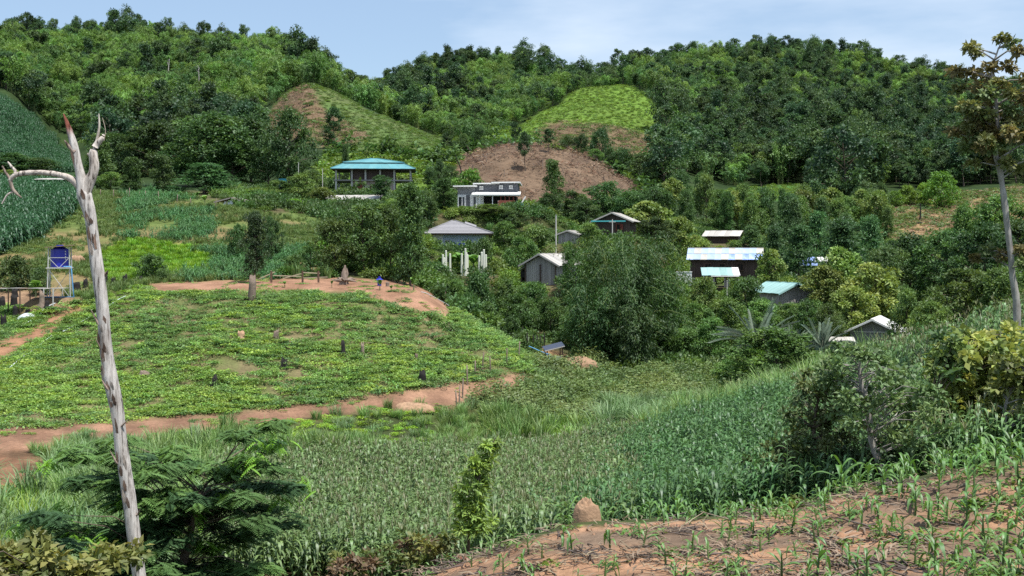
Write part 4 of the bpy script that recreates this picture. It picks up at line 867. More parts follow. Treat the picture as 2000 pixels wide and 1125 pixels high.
M = {
 'blueroof': solid('turquoise_painted_sheet', (0.075,0.245,0.29), 0.55, 0.25, 0.8, 0.1, c2=(0.13,0.30,0.32)),
 'teal': solid('teal_sheet', (0.32,0.52,0.50), 0.55, 0.35, 0.9, 0.1), 'white_sheet': solid('white_painted_sheet', (0.72,0.72,0.70), 0.5, 0.12, 2, 0.05),
 'tin': solid('weathered_grey_tin', (0.46,0.45,0.43), 0.6, 0.4, 2, 0.2, c2=(0.24,0.22,0.20)), 'tin_pale': solid('pale_tin', (0.50,0.50,0.47), 0.55, 0.3, 0.9, 0.15, c2=(0.34,0.30,0.26)),
 'ice_sheet': solid('faded_blue_tin', (0.40,0.48,0.60), 0.5, 0.25, 0.7, 0.1, c2=(0.22,0.32,0.52)), 'blue_sheet': solid('blue_patched_sheet', (0.40,0.52,0.75), 0.5, 0.3, 1.2, 0.1, c2=(0.10,0.18,0.60)), 'rust': solid('rusty_tin', (0.28,0.19,0.14), 0.8, 0.5, 2.5, 0.3),
 'tile': solid('grey_roof_tile', (0.27,0.265,0.28), 0.7, 0.2, 4, 0.2), 'white': solid('white_paint', (0.78,0.78,0.77), 0.6, 0.08, 2, 0.05),
 'paleblue': solid('pale_blue_wall_paint', (0.60,0.72,0.86), 0.7, 0.08, 2, 0.05), 'grey': solid('dark_grey_wall_paint', (0.12,0.125,0.14), 0.7, 0.15, 2, 0.05),
 'midgrey': solid('mid_grey_wall_paint', (0.26,0.26,0.27), 0.7, 0.15, 2, 0.05), 'cement': solid('bare_cement_block', (0.30,0.29,0.28), 0.9, 0.25, 4, 0.3), 'concrete': solid('concrete', (0.52,0.50,0.47), 0.85, 0.2, 4, 0.2),
 'pink': solid('pinkish_plaster', (0.48,0.38,0.35), 0.8, 0.15, 2, 0.1), 'brick': solid('red_brick', (0.30,0.085,0.055), 0.8, 0.3, 6, 0.3), 'mortar': solid('mortar', (0.32,0.27,0.24), 0.9, 0.2, 6, 0.2),
 'wood_grey': solid('weathered_grey_plank', (0.40,0.375,0.36), 0.85, 0.45, 5, 0.4, stretch=(1,1,0.12)), 'wood_dark': solid('dark_brown_plank', (0.10,0.07,0.058), 0.8, 0.4, 5, 0.3, stretch=(1,1,0.12)),
 'wood_brown': solid('brown_plank', (0.14,0.085,0.06), 0.8, 0.4, 5, 0.3, stretch=(1,1,0.12)), 'bamboo_pole': solid('dry_bamboo_pole', (0.44,0.38,0.26), 0.7, 0.3, 5, 0.2),
 'glass': solid('dark_window_glass', (0.02,0.025,0.03), 0.12, 0.1, 2, 0.0, spec=0.6), 'redwood': solid('red_brown_shutter', (0.20,0.05,0.035), 0.7, 0.2, 4, 0.2), 'dark': solid('dark_interior', (0.02,0.018,0.016), 0.9, 0.2, 3, 0.1),
 'tank': solid('royal_blue_plastic', (0.018,0.022,0.36), 0.35, 0.08, 2, 0.02, spec=0.5), 'tank2': solid('teal_blue_plastic', (0.03,0.20,0.30), 0.4, 0.1, 2, 0.02), 'pipe': solid('sky_blue_pipe', (0.12,0.36,0.66), 0.45, 0.1, 4, 0.05),
 'steel': solid('pale_grey_steel', (0.50,0.50,0.48), 0.55, 0.2, 5, 0.1), 'char': solid('charred_wood', (0.018,0.016,0.016), 0.85, 0.4, 6, 0.5), 'stump': solid('old_stump_wood', (0.26,0.20,0.16), 0.9, 0.5, 5, 0.6),
 'mound': solid('termite_soil', (0.42,0.27,0.17), 0.95, 0.4, 5, 0.9), 'post': solid('pale_green_white_post', (0.66,0.68,0.58), 0.8, 0.2, 5, 0.2), 'panel': solid('solar_panel', (0.03,0.035,0.06), 0.2, 0.1, 3, 0.0, spec=0.6),
 'turq': solid('turquoise_paint', (0.10,0.50,0.52), 0.6, 0.15, 3, 0.05), 'tarp': solid('pale_plastic_sheet', (0.62,0.68,0.72), 0.5, 0.2, 3, 0.3),
}
def bpos(px, row, D): return Vector((px2x(px, D), D, row2z(row, D)))
def building(name, px, row, D, rz, label, cat='house'):
    e = empty(name, bpos(px, row, D)-Vector((0,0,0.05)), math.radians(rz)); tag(e, label, cat); return e

def plank_wall(th, mat, a, b, z0, ztop, w=0.24, t=0.05, jit=0.06):
    """upright planks from a to b (x,y); ztop(s) gives the height at fraction s"""
    a, b = Vector((*a, 0)), Vector((*b, 0)); d = b-a; n = max(1, int(d.length/w)); rot = math.atan2(d.y, d.x); nv = Vector((-d.y, d.x, 0)).normalized()
    back = poly_obj('wall_backing', th, M['dark'], [a+nv*0.06+Vector((0,0,z0)), b+nv*0.06+Vector((0,0,z0))]+[a+d*s+nv*0.06+Vector((0,0,ztop(s)-0.05)) for s in (1,0.75,0.5,0.25,0)]
        +[a+nv*0.16+Vector((0,0,z0)), b+nv*0.16+Vector((0,0,z0))]+[a+d*s+nv*0.16+Vector((0,0,ztop(s)-0.05)) for s in (1,0.75,0.5,0.25,0)],
        [tuple(range(7)), tuple(range(13, 6, -1))]+[(i, i+7, (i+1) % 7+7, (i+1) % 7) for i in range(7)])
    for i in range(n):
        s = (i+0.5)/n; h = ztop(s)-z0-rsT.rand()*jit; p = a+d*s
        box('plank', th, mat, (d.length/n*0.93, t, h), (p.x+nv.x*0.03*(rsT.rand()-.5), p.y+nv.y*0.03*(rsT.rand()-.5), z0+h/2-rsT.rand()*jit), (0, 0, rot))
def gable_roof(th, mats, w, l, he, hr, ns=8, y0=None, over=0.0, t=0.05, cap=None):
    """gable roof, ridge along y, eaves at +-w/2; each slope made of overlapping sheets"""
    y0 = -l/2 if y0 is None else y0; cap = cap or mats[0]
    roof = plate('roof', th, cap, (-0.16, y0, hr-0.02), (0.32, 0, 0), (0, l, 0), 0.10)
    base = roof.matrix_basis.inverted()
    for s in (-1, 1):
        for i in range(ns):
            m = mats[rsT.randint(len(mats))]; lift = 0.02*(i % 2)+0.015*rsT.rand(); yy = y0+l*i/ns-0.03
            o = plate('roof_sheet', roof, m, (0, yy, hr+lift), (s*w/2, 0, he-hr), (0, l/ns+0.06, 0), t); o.matrix_parent_inverse = base
        f = bar('fascia', roof, cap, (0, y0-0.02, hr-0.10), (s*w/2, y0-0.02, he-0.10), 0.05, 0.14); f.matrix_parent_inverse = base
    return roof
def shed_roof(th, mats, x0, x1, y0, y1, z0, z1, n=6, t=0.05, name='roof_sheet'):
    """mono pitch roof: front edge at y0,z0 and back edge at y1,z1"""
    for i in range(n):
        m = mats[rsT.randint(len(mats))]; xx = x0+(x1-x0)*i/n
        plate(name, th, m, (xx-0.03, y0+0.05*rsT.rand(), z0+0.02*(i % 2)+0.01*rsT.rand()), ((x1-x0)/n+0.06, 0, 0), (0, y1-y0, z1-z0), t)
def window(th, x, y, z, w, h, frame=None, pane=None, rz=0, mull=1, name='window', proud=0.05):
    """window on a wall that faces -y (rz=0) at height z (centre)"""
    c, s = math.cos(rz), math.sin(rz)
    p = box(name, th, pane or M['glass'], (w, 0.06, h), (x, y, z), (0, 0, rz)); f = frame or M['white']; t = 0.09
    inv = Matrix.Translation((x, y, z)) @ Matrix.Rotation(rz, 4, 'Z'); p.matrix_basis = inv @ Matrix.Diagonal((w, 0.06, h, 1)); base = p.matrix_basis.inverted()
    def fr(nm, sz, lc):
        o = link(nm, cube_mesh(f), p); o.matrix_parent_inverse = base; o.matrix_basis = inv @ Matrix.Translation(lc) @ Matrix.Diagonal((*sz, 1))
    fr('frame', (w+2*t, 0.1, t), (0, -proud, h/2+t/2)); fr('sill', (w+2*t+0.06, 0.14, t), (0, -proud-0.02, -h/2-t/2))
    for k in (-1, 1): fr('frame', (t, 0.1, h), (k*(w/2+t/2), -proud, 0))
    for k in range(mull): fr('mullion', (0.05, 0.08, h), (-w/2+w*(k+1)/(mull+1), -proud, 0))
    return p

# -- large building with a stepped turquoise roof
def blue_roofed():
    th = building('community_house', 731, 388, 240, 4, 'large open sided building with stepped turquoise hip roof', 'building'); S = 240/F
    def X(px): return (px-731)*S
    zd, ze, zb, zt = 3.4, 5.45, 6.75, 7.85
    for x in (660,690,716,744,771,802):
        for y in (-4.2, 4.2): box('column', th, M['concrete'], (0.32, 0.32, ze+0.1), (X(x), y, (ze+0.1)/2))
    box('deck', th, M['wood_grey'], (X(806)-X(656), 9.0, 0.25), ((X(806)+X(656))/2, 0, zd))
    for (x0, x1) in ((656,688),(772,806)):
        for z in (zd+0.45, zd+0.8): bar('rail', th, M['wood_dark'], (X(x0), -4.4, z), (X(x1), -4.4, z), 0.07)
    plank_wall(th, M['wood_dark'], (X(688), -3.9), (X(771), -3.9), zd+0.14, lambda s: ze, 0.45)
    box('side_wall', th, M['wood_dark'], (0.12, 7.6, ze-zd-0.15), (X(688)-0.1, 0, (ze+zd)/2)); box('side_wall', th, M['wood_dark'], (0.12, 7.6, ze-zd-0.15), (X(771)+0.1, 0, (ze+zd)/2))
    box('wall', th, M['pink'], (X(770)-X(690), 7.4, zd-0.14), ((X(770)+X(690))/2, 0, (zd-0.14)/2))
    for x in (705,730,757): window(th, X(x), -3.74, 2.0, 0.9, 1.3, M['wood_brown'], M['redwood'], mull=1)
    # two stepped hip roofs, each slope cut into sheets
    def hip(name, x0, x1, y, z0, xr0, xr1, yr, z1, n, cap):
        r = box(name, th, M['wood_dark'], (x1-x0-0.3, 2*y-0.3, 0.12), ((x0+x1)/2, 0, z0-0.09)); base = r.matrix_basis.inverted()
        def q(a, b, c, d, k):
            a, b, c, d = map(Vector, (a, b, c, d))
            for i in range(k):
                p0 = a.lerp(b, i/k); p1 = a.lerp(b, (i+1)/k); p2 = d.lerp(c, (i+1)/k); p3 = d.lerp(c, i/k); up = Vector((0,0,0.05+0.015*(i % 2)))
                o = poly_obj('roof_sheet', r, M['blueroof'], [p0,p1,p2,p3,p0+up,p1+up,p2+up,p3+up], [(0,3,2,1),(4,5,6,7),(0,1,5,4),(1,2,6,5),(2,3,7,6),(3,0,4,7)]); o.matrix_parent_inverse = base
        q((x0,-y,z0),(x1,-y,z0),(xr1,-yr,z1),(xr0,-yr,z1), n); q((x1,y,z0),(x0,y,z0),(xr0,yr,z1),(xr1,yr,z1), n)
        q((x0,y,z0),(x0,-y,z0),(xr0,-yr,z1),(xr0,yr,z1), n//2); q((x1,-y,z0),(x1,y,z0),(xr1,yr,z1),(xr1,-yr,z1), n//2)
        for sx, xa, xb in ((-1,x0,xr0),(1,x1,xr1)):
            for sy in (-1, 1):
                f = bar('hip_cap', r, M['blueroof'], (xa, sy*y, z0+0.09), (xb, sy*yr, z1+0.09), 0.14); f.matrix_parent_inverse = base
    hip('lower_roof', X(650), X(812), 5.6, ze+0.1, X(676), X(786), 2.9, zb, 18, True)
    hip('upper_roof', X(672), X(790), 3.3, zb+0.12, X(726), X(736), 0.15, zt, 12, True)
blue_roofed()

# -- modern grey and white house
def modern():
    th = building('modern_house', 957, 410, 205, -3, 'modern flat roofed house in dark grey and white with brick porch wall'); S = 205/F
    def X(px): return (px-957)*S
    def Z(r): return (410-r)*S
    box('wall', th, M['white'], (X(947)-X(897), 6.0, Z(381)), ((X(947)+X(897))/2, 0, Z(381)/2))
    box('upper_wall', th, M['midgrey'], (X(930)-X(897), 5.9, Z(367)-Z(381)), ((X(930)+X(897))/2, 0.05, (Z(367)+Z(381))/2+0.003))
    box('upper_wall', th, M['grey'], (X(975)-X(930)-0.01, 6.3, Z(361)-Z(381)), ((X(975)+X(930))/2, 0.3, (Z(361)+Z(381))/2+0.004))
    box('upper_wall', th, M['grey'], (X(1013)-X(975), 6.6, Z(359)-Z(381)), ((X(1013)+X(975))/2, 0.2, (Z(359)+Z(381))/2+0.004))
    plate('roof_slab', th, M['white'], (X(889), -3.9, Z(365)), (X(935)-X(889), 0, 0.03), (0, 7.6, -0.3), 0.2)
    plate('roof_slab', th, M['white'], (X(927), -3.6, Z(360)), (X(978)-X(927), 0, 0.05), (0, 7.6, -0.2), 0.18)
    plate('roof_slab', th, M['white'], (X(963), -3.9, Z(358)), (X(1018)-X(963), 0, 0.03), (0, 7.8, -0.2), 0.18)
    plate('porch_roof', th, M['white_sheet'], (X(926), -5.4, Z(383)), (X(1019)-X(926), 0, 0.0), (0, 2.6, 0.55), 0.22)
    for x, r in ((943,368),(981,367),(1000,367)): window(th, X(x), -2.9-0.2*(x > 970)-0.12, Z(r), 0.42, 0.42, M['white'], M['tin_pale'], mull=0)
    for x, w in ((902,0.5),(908.5,0.34),(930,0.4)): window(th, X(x), -3.02, 1.25, w, 1.7, M['white'], M['glass'], mull=0)
    box('door', th, M['grey'], (0.62, 0.1, Z(381)-0.1), (X(917), -3.02, Z(381)/2))
    box('porch_back_wall', th, M['dark'], (X(1010)-X(947)-0.02, 5.4, Z(384)), ((X(1010)+X(947))/2, 0.3, Z(384)/2))
    for x in (935,941,966): box('porch_post', th, M['white'], (0.14, 0.14, Z(382)), (X(x), -5.0, Z(382)/2))
    box('plinth', th, M['white'], (X(975)-X(893), 2.4, 0.3), ((X(975)+X(893))/2, -4.0, 0.0))
    wl = box('porch_wall', th, M['mortar'], (X(1009)-X(976), 0.16, Z(393)), ((X(1009)+X(976))/2, -5.1, Z(393)/2)); base = wl.matrix_basis.inverted(); n = 7
    for k in range(8):
        for i in range(n):
            w = (X(1009)-X(976))/n; xx = X(976)+w*(i+0.5)+(0.5*w if k % 2 else 0)*(1 if i < n-1 else 0)
            o = link('brick', cube_mesh(M['brick']), wl); o.matrix_parent_inverse = base; o.matrix_basis = Matrix.Translation((xx, -5.18, 0.09+k*Z(393)/8)) @ Matrix.Diagonal((w*0.93, 0.05, Z(393)/8*0.86, 1))
    for x in (982,990,998,1006): box('screen_post', th, M['redwood'], (0.16, 0.12, Z(384)-Z(393)), (X(x), -5.1, (Z(384)+Z(393))/2+0.01))
    tk = empty('water_tank', bpos(1018,410,202)); tag(tk, 'small blue tank with white fitting at the corner of the modern house', 'tank'); cyl('body', tk, M['tank2'], 0.42, 1.1, (0,0,0.55)); cyl('lid', tk, M['tank2'], 0.25, 0.14, (0,0,1.17)); bar('downpipe', tk, M['white'], (0.1,-0.2,1.2), (0.7,-0.2,2.2), 0.22)
modern()

# -- house with grey tiled hip roof and pale blue walls
def hip_house():
    th = building('hip_roofed_house', 895, 493, 178, 2, 'pale blue house under a grey tiled hip roof'); S = 178/F
    def X(px): return (px-895)*S
    def Z(r): return (493-r)*S
    ze = Z(458); zt = Z(431)
    box('wall', th, M['paleblue'], (X(948)-X(850), 6.4, ze+0.05), ((X(948)+X(850))/2, 0.3, (ze+0.05)/2)); box('wing_wall', th, M['white'], (X(866)-X(836), 5.6, ze), ((X(866)+X(836))/2, -0.6, ze/2-0.01))
    y = 4.7; apex = (X(884), X(888)); r = box('roof', th, M['wood_brown'], (X(961)-X(829), 2*y-0.3, 0.16), ((X(961)+X(829))/2, 0, ze+0.06)); base = r.matrix_basis.inverted()
    rows = 9
    def course(a, b, c, d):
        a, b, c, d = map(Vector, (a, b, c, d))
        for i in range(rows):
            p0 = a.lerp(d, i/rows); p1 = b.lerp(c, i/rows); p2 = b.lerp(c, (i+1.08)/rows); p3 = a.lerp(d, (i+1.08)/rows); up = Vector((0,0,0.08)); dn = Vector((0,0,0.02))
            o = poly_obj('tile_course', r, M['tile'], [p0,p1,p2,p3,p0+up,p1+up,p2+dn,p3+dn], [(0,3,2,1),(4,5,6,7),(0,1,5,4),(1,2,6,5),(2,3,7,6),(3,0,4,7)]); o.matrix_parent_inverse = base
    x0, x1 = X(828), X(962); z0 = ze+0.15
    course((x0,-y,z0),(x1,-y,z0),(apex[1],-0.3,zt),(apex[0],-0.3,zt)); course((x1,y,z0),(x0,y,z0),(apex[0],0.3,zt),(apex[1],0.3,zt))
    course((x0,y,z0),(x0,-y,z0),(apex[0],-0.3,zt),(apex[0],0.3,zt)); course((x1,-y,z0),(x1,y,z0),(apex[1],0.3,zt),(apex[1],-0.3,zt))
    for (xa, ya, xb) in ((x0,-y,apex[0]),(x1,-y,apex[1]),(x0,y,apex[0]),(x1,y,apex[1])):
        f = bar('ridge_tile', r, M['tile'], (xa, ya, z0+0.1), (xb, 0.06*np.sign(ya), zt+0.08), 0.17); f.matrix_parent_inverse = base
    plate('gablet', th, M['tile'], (X(908), -1.3, Z(437)), (X(930)-X(908), 0, -0.55), (0, 1.6, 0.35), 0.1)
    window(th, X(874.5), -2.96, 1.25, 0.62, 1.0, M['white'], M['glass']); window(th, X(914), -2.96, 1.25, 0.62, 1.0, M['white'], M['glass'])
    window(th, X(860), -3.44, 1.55, 0.24, 0.6, M['white'], M['glass'], mull=0); box('door', th, M['white'], (0.8, 0.1, 1.9), (X(851), -3.44, 0.95)); box('side_post', th, M['wood_brown'], (0.2, 0.2, ze), (X(955), -2.6, ze/2))
    for k, px in enumerate((893,903)):
        d = empty('water_drum', bpos(px,492,173)); tag(d, 'blue plastic drum against the pale blue wall', 'drum', 'blue drums by the pale blue wall'); cyl('body', d, M['tank'], 0.36, 1.2, (0,0,0.6)); cyl('rim', d, M['tank'], 0.38, 0.08, (0,0,1.2))
hip_house()

def plank_house():
    th = building('plank_house', 1078, 556, 146, -28, 'weathered grey plank house with tin gable roof beside the bamboo'); he, hr, w, l = 2.5, 3.75, 4.6, 7.0
    g = lambda s: he+0.1+(hr-he-0.2)*(1-abs(2*s-1))
    plank_wall(th, M['wood_grey'], (-1.9,-3.0), (1.9,-3.0), 0.15, g, 0.27); plank_wall(th, M['wood_grey'], (1.9,-3.0), (1.9,3.0), 0.15, lambda s: he, 0.27); plank_wall(th, M['wood_grey'], (1.9,3.0), (-1.9,3.0), 0.15, g, 0.4); plank_wall(th, M['wood_grey'], (-1.9,3.0), (-1.9,-3.0), 0.15, lambda s: he, 0.4)
    for x in (-1.95,0,1.95): box('post', th, M['wood_dark'], (0.14, 0.14, 2.6), (x, -3.06, 1.2))
    gable_roof(th, [M['tin'], M['tin_pale']], 5.4, l, he-0.15, hr, 9)
    box('lean_to_wall', th, M['wood_dark'], (0.1, 3.0, 1.8), (-2.7, -1.2, 0.9)); plate('lean_to_sheet', th, M['tin'], (-3.0,-2.9,1.75), (1.1,0,0.55), (0,3.6,0), 0.05)
    box('window_opening', th, M['dark'], (0.7, 0.06, 0.7), (-2.4, -2.75, 1.3))
    o = plate('white_sheet', None, M['white_sheet'], bpos(1045,562,142), (2.6, -0.3, -0.35), (0.1, 1.2, 0.2), 0.04); o.name = 'tin_sheet'; tag(o, 'white tin sheet lying at the foot of the grey plank house', 'sheet')
plank_house()
def beam_house():
    th = building('stilt_house', 1203, 466, 186, -16, 'dark plank house with pale gable roof and turquoise beam'); he, hr = 2.75, 3.95
    g = lambda s: he+(hr-he-0.15)*(1-abs(2*s-1))
    plank_wall(th, M['wood_dark'], (-2.6,-2.6), (2.6,-2.6), 0.5, g, 0.3); plank_wall(th, M['wood_dark'], (2.6,-2.6), (2.6,2.8), 0.5, lambda s: he, 0.3); plank_wall(th, M['wood_dark'], (-2.6,2.8), (-2.6,-2.6), 0.5, lambda s: he, 0.4)
    gable_roof(th, [M['tin_pale']], 6.6, 6.6, he-0.2, hr, 8, cap=M['tin_pale']); box('turquoise_beam', th, M['turq'], (5.2, 0.12, 0.2), (-0.5, -3.35, he-0.12))
    window(th, 0.9, -2.68, 1.75, 0.5, 0.8, M['redwood'], M['dark'], mull=0); box('shutter', th, M['redwood'], (0.32, 0.05, 0.85), (1.45, -2.72, 1.75)); 
    for x in (-2.5,0,2.5):
        for y in (-2.4,2.4): box('stilt', th, M['wood_grey'], (0.18, 0.18, 1.2), (x, y, 0.1))
    box('floor', th, M['wood_grey'], (5.4, 5.6, 0.12), (0, 0.1, 0.46))
beam_house()
def brown_house():
    th = building('long_house', 1415, 560, 166, -12, 'long brown plank house with patched blue and white roof'); S = 166/F
    def X(px): return (px-1415)*S
    he, hr = 3.9, 5.25; x0, x1 = X(1352), X(1482)
    plank_wall(th, M['wood_dark'], (x0,-2.6), (x1,-2.6), 1.4, lambda s: he, 0.3); g = lambda s: he+(hr-he)*(1-abs(2*s-1))-0.1
    plank_wall(th, M['wood_brown'], (x0,2.6), (x0,-2.6), 1.4, g, 0.3); plank_wall(th, M['wood_brown'], (x1,-2.6), (x1,2.6), 1.4, g, 0.4)
    roof = box('roof', th, M['tin'], (x1-x0+1.0, 0.3, 0.08), ((x0+x1)/2, 0, hr+0.06)); base = roof.matrix_basis.inverted(); n = 11
    for s in (-1, 1):
        for i in range(n):
            for k in range(2):
                m = M['blue_sheet'] if (s < 0 and k == 1 and i > 5 and rsT.rand() < 0.75) else M[['tin_pale','ice_sheet','ice_sheet'][rsT.randint(3)]]; a = k*0.5; xx = x0-0.5+(x1-x0+1.0)*i/n
                o = plate('roof_sheet', roof, m, (xx-0.03, s*(3.3*a), hr-(hr-he+0.15)*a+0.03+0.02*(i % 2)-0.02*k), ((x1-x0+1)/n+0.06,0,0), (0, s*3.4*0.52, -(hr-he+0.15)*0.52), 0.05); o.matrix_parent_inverse = base
    for px in (1385,1412,1446): window(th, X(px), -2.68, 2.75, 0.7, 0.8, M['wood_brown'], M['dark'], mull=1)
    box('window_panel', th, M['concrete'], (0.06, 0.8, 1.1), (x0-0.08, -1.9, 2.4)); window(th, x0-0.06, 0.6, 2.6, 0.6, 0.8, M['wood_grey'], M['dark'], -PI/2, 0)
    for i in range(7):
        for y in (-2.4, 2.4): box('stilt', th, M['concrete'], (0.22, 0.22, 1.5), (x0+0.2+(x1-x0-0.4)*i/6, y, 0.7))
    aw = building('awning', 1408, 560, 160, -6, 'sagging turquoise and white tin awning on a post below the brown house', 'awning')
    shed_roof(aw, [M['teal'], M['teal'], M['white_sheet']], -2.5, 2.3, -2.0, 1.6, 1.55, 2.5, 6); plate('edge_strip', aw, M['white_sheet'], (-1.4,-2.3,1.45), (3.6,0,0), (0,0.5,0.06), 0.05)
    for x in (-2.3,0.85,2.1): cyl('post', aw, M['steel'], 0.06, 2.6, (x, -1.9, 0.25))
    w = building('garden_wall', 1336, 557, 160, -8, 'short white washed wall beside the bamboo and the brown house', 'wall'); box('wall', w, M['white'], (2.0, 0.25, 1.75), (0,0,0.85)); box('coping', w, M['white'], (2.1, 0.35, 0.1), (0,0,1.78)); box('side_wall', w, M['white'], (0.25, 2.2, 1.7), (-0.9,1.2,0.84))
brown_house()
def tin_sheds():
    th = building('tin_shed', 1410, 476, 202, -18, 'low shed with pale tin roof above the long brown house', 'shed'); shed_roof(th, [M['tin_pale']], -3.0, 3.2, -2.2, 1.8, 1.25, 2.2, 7)
    plank_wall(th, M['wood_dark'], (-2.6,-1.4), (2.8,-1.4), 0, lambda s: 1.35, 0.35); 
    for x in (-2.6,2.8): box('side_wall', th, M['wood_dark'], (0.1, 2.8, 1.5), (x, 0.1, 0.75))
    plate('back_sheet', th, M['tin'], (1.0,1.8,2.2), (2.3,0,0), (0,1.6,-0.5), 0.05)
    th = building('teal_roofed_house', 1528, 600, 150, 24, 'house with pale teal gable roof half hidden by shrubs'); g = lambda s: 1.9+1.0*(1-abs(2*s-1))
    gable_roof(th, [M['teal']], 5.8, 6.4, 1.85, 3.1, 8); plank_wall(th, M['wood_grey'], (-2.4,-2.6), (2.4,-2.6), 0, g, 0.3); plank_wall(th, M['wood_grey'], (2.4,-2.6), (2.4,2.6), 0, lambda s: 1.9, 0.3); plank_wall(th, M['wood_grey'], (-2.4,2.6), (-2.4,-2.6), 0, lambda s: 1.9, 0.3)
    th = building('cement_house', 1712, 697, 126, -24, 'bare cement house with bright white gable roof beside the corn'); he, hr = 2.75, 4.1
    box('wall', th, M['cement'], (4.6, 5.0, he), (0,0.1,he/2)); poly_obj('gable', th, M['cement'], [(-2.3,-2.41,he),(2.3,-2.41,he),(0,-2.41,hr-0.12),(-2.3,-2.2,he),(2.3,-2.2,he),(0,-2.2,hr-0.12)], [(0,1,2),(5,4,3),(0,3,4,1),(1,4,5,2),(2,5,3,0)])
    gable_roof(th, [M['white_sheet']], 6.2, 6.4, he-0.15, hr, 8, cap=M['white_sheet']); box('string_course', th, M['concrete'], (4.7, 0.08, 0.14), (0,-2.44,he)); plate('side_awning', th, M['white_sheet'], (2.9,-3.0,he-0.1), (1.0,0,-0.28), (0,3.4,0), 0.05)
    box('side_opening', th, M['dark'], (0.06, 2.2, 1.6), (2.32, -0.6, 1.4)); window(th, 1.3, -2.43, 1.5, 0.6, 0.8, M['concrete'], M['dark'], mull=0)
    th = building('block_shed', 1632, 704, 121, -10, 'small cement block shed with flat tin roof beside the palm', 'shed'); box('wall', th, M['cement'], (0.8, 2.0, 1.95), (-0.95,0,0.97)); box('back_wall', th, M['cement'], (2.7, 0.15, 1.9), (0.1,1.0,0.95)); box('low_wall', th, M['cement'], (2.0, 0.15, 0.9), (0.5,-0.95,0.45))
    shed_roof(th, [M['tin_pale']], -1.6, 1.8, -1.4, 1.3, 1.95, 2.25, 4); bar('brace', th, M['bamboo_pole'], (-0.3,-1,1.0), (0.4,-1,1.75), 0.07); bar('rail', th, M['bamboo_pole'], (-0.6,-1.02,0.95), (1.2,-1.02,0.95), 0.07); box('post', th, M['bamboo_pole'], (0.09,0.09,1.9), (-0.35,-1.0,0.95))
    th = building('shack', 460, 414, 182, -14, 'ramshackle open shack hung with tin and sacking on the meadow', 'shack'); gable_roof(th, [M['tin'], M['rust'], M['tin_pale']], 5.3, 3.4, 1.55, 2.15, 4, t=0.04)
    for x in (-2.1,-0.7,0.9,2.1):
        for y in (-1.4,1.4): box('post', th, M['wood_brown'], (0.12,0.12,1.7), (x,y,0.8))
    plate('hanging_sheet', th, M['tarp'], (-1.2,-1.55,0.9), (2.6,-0.2,0.05), (0,0.4,0.75), 0.03); plate('hanging_sheet', th, M['tin_pale'], (-0.8,-1.7,0.75), (1.9,0,-0.1), (0,0.2,0.35), 0.03); box('back_wall', th, M['wood_dark'], (4.2,0.1,1.5), (0,1.45,0.75)); bar('rail', th, M['bamboo_pole'], (-2.1,-1.5,0.35), (1.4,-1.5,0.3), 0.08); box('crate', th, M['white'], (0.5,0.4,0.45), (1.75,-1.6,0.25))
    for x in (-1.4,-0.2,0.5): box('plank', th, M['wood_brown'], (0.9,0.06,0.6), (x,-1.45,0.35))
    th = building('plank_shed', 690, 412, 205, -9, 'plank shed with long weathered grey tin roof below the blue roofed building', 'shed'); shed_roof(th, [M['tin'], M['tin'], M['tin_pale']], -4.7, 4.7, -2.6, 2.0, 1.75, 2.75, 11)
    plank_wall(th, M['wood_grey'], (-3.9,-1.8), (4.2,-1.8), 0, lambda s: 1.85, 0.3); plank_wall(th, M['wood_grey'], (-3.9,1.8), (-3.9,-1.8), 0, lambda s: 2.7-0.8*s, 0.3)
    th = building('field_shelter', 112, 371, 193, 3, 'open shelter with flat pale roof above the upland corn', 'shelter'); b = ground(112,193); th.location.z = b.z; shed_roof(th, [M['tin_pale']], -3.2, 3.2, -2.0, 2.0, 2.35, 2.75, 7)
    for x in (-2.6,0,2.6):
        for y in (-1.6,1.6): box('post', th, M['wood_dark'], (0.14,0.14,2.7), (x,y,1.1))
    th = building('small_shed', 1115, 476, 176, -20, 'small dark shed with grey gable roof behind the concrete pole', 'shed'); gable_roof(th, [M['tin']], 3.6, 3.6, 1.35, 1.95, 4); plank_wall(th, M['wood_grey'], (-1.4,-1.5), (1.4,-1.5), 0, lambda s: 1.35+0.5*(1-abs(2*s-1)), 0.3); plank_wall(th, M['wood_grey'], (1.4,-1.5), (1.4,1.5), 0, lambda s: 1.35, 0.3)
    th = building('tin_canopy', 1592, 548, 182, -15, 'white and blue tin canopy among the trees beyond the patched roof', 'canopy'); shed_roof(th, [M['white_sheet'], M['blue_sheet']], -1.8, 1.8, -1.5, 1.3, 2.9, 3.5, 4); plate('lower_sheet', th, M['blue_sheet'], (-2.2,-2.4,2.3), (2.6,0,0), (0,1.2,0.4), 0.05)
    for x in (-1.6,1.6):
        for y in (-1.3,1.1): box('post', th, M['steel'], (0.1,0.1,3.3), (x,y,1.6))
    # shelter and yard at the left edge of the domed field
    b = ground(40,106); th = empty('flat_shelter', b); tag(th, 'long low flat roofed shelter on thin posts beside the water tower', 'shelter'); zr = row2z(563,106)-b.z
    shed_roof(th, [M['tin'], M['rust'], M['tin']], px2x(-40,106)-b.x, px2x(126,106)-b.x, -1.0, 1.0, zr, zr-0.03, 8, 0.04)
    for px in (5,48,94,112):
        for y in (-1.0,1.2): cyl('post', th, M['steel'] if px > 60 else M['wood_dark'], 0.05, zr+1.0, (px2x(px,106)-b.x, y, zr/2-0.5))
    g = ground(55,104); q = Q(); rs = np.random.RandomState(3); n = 9
    gx, gy = np.meshgrid(np.linspace(-0.9,0.9,n), np.linspace(-0.6,0.6,n)); zz = 0.5*np.exp(-(gx**2*1.5+gy**2*3))+0.06*rs.rand(n, n); zz[0,:] = zz[-1,:] = zz[:,0] = zz[:,-1] = -0.1
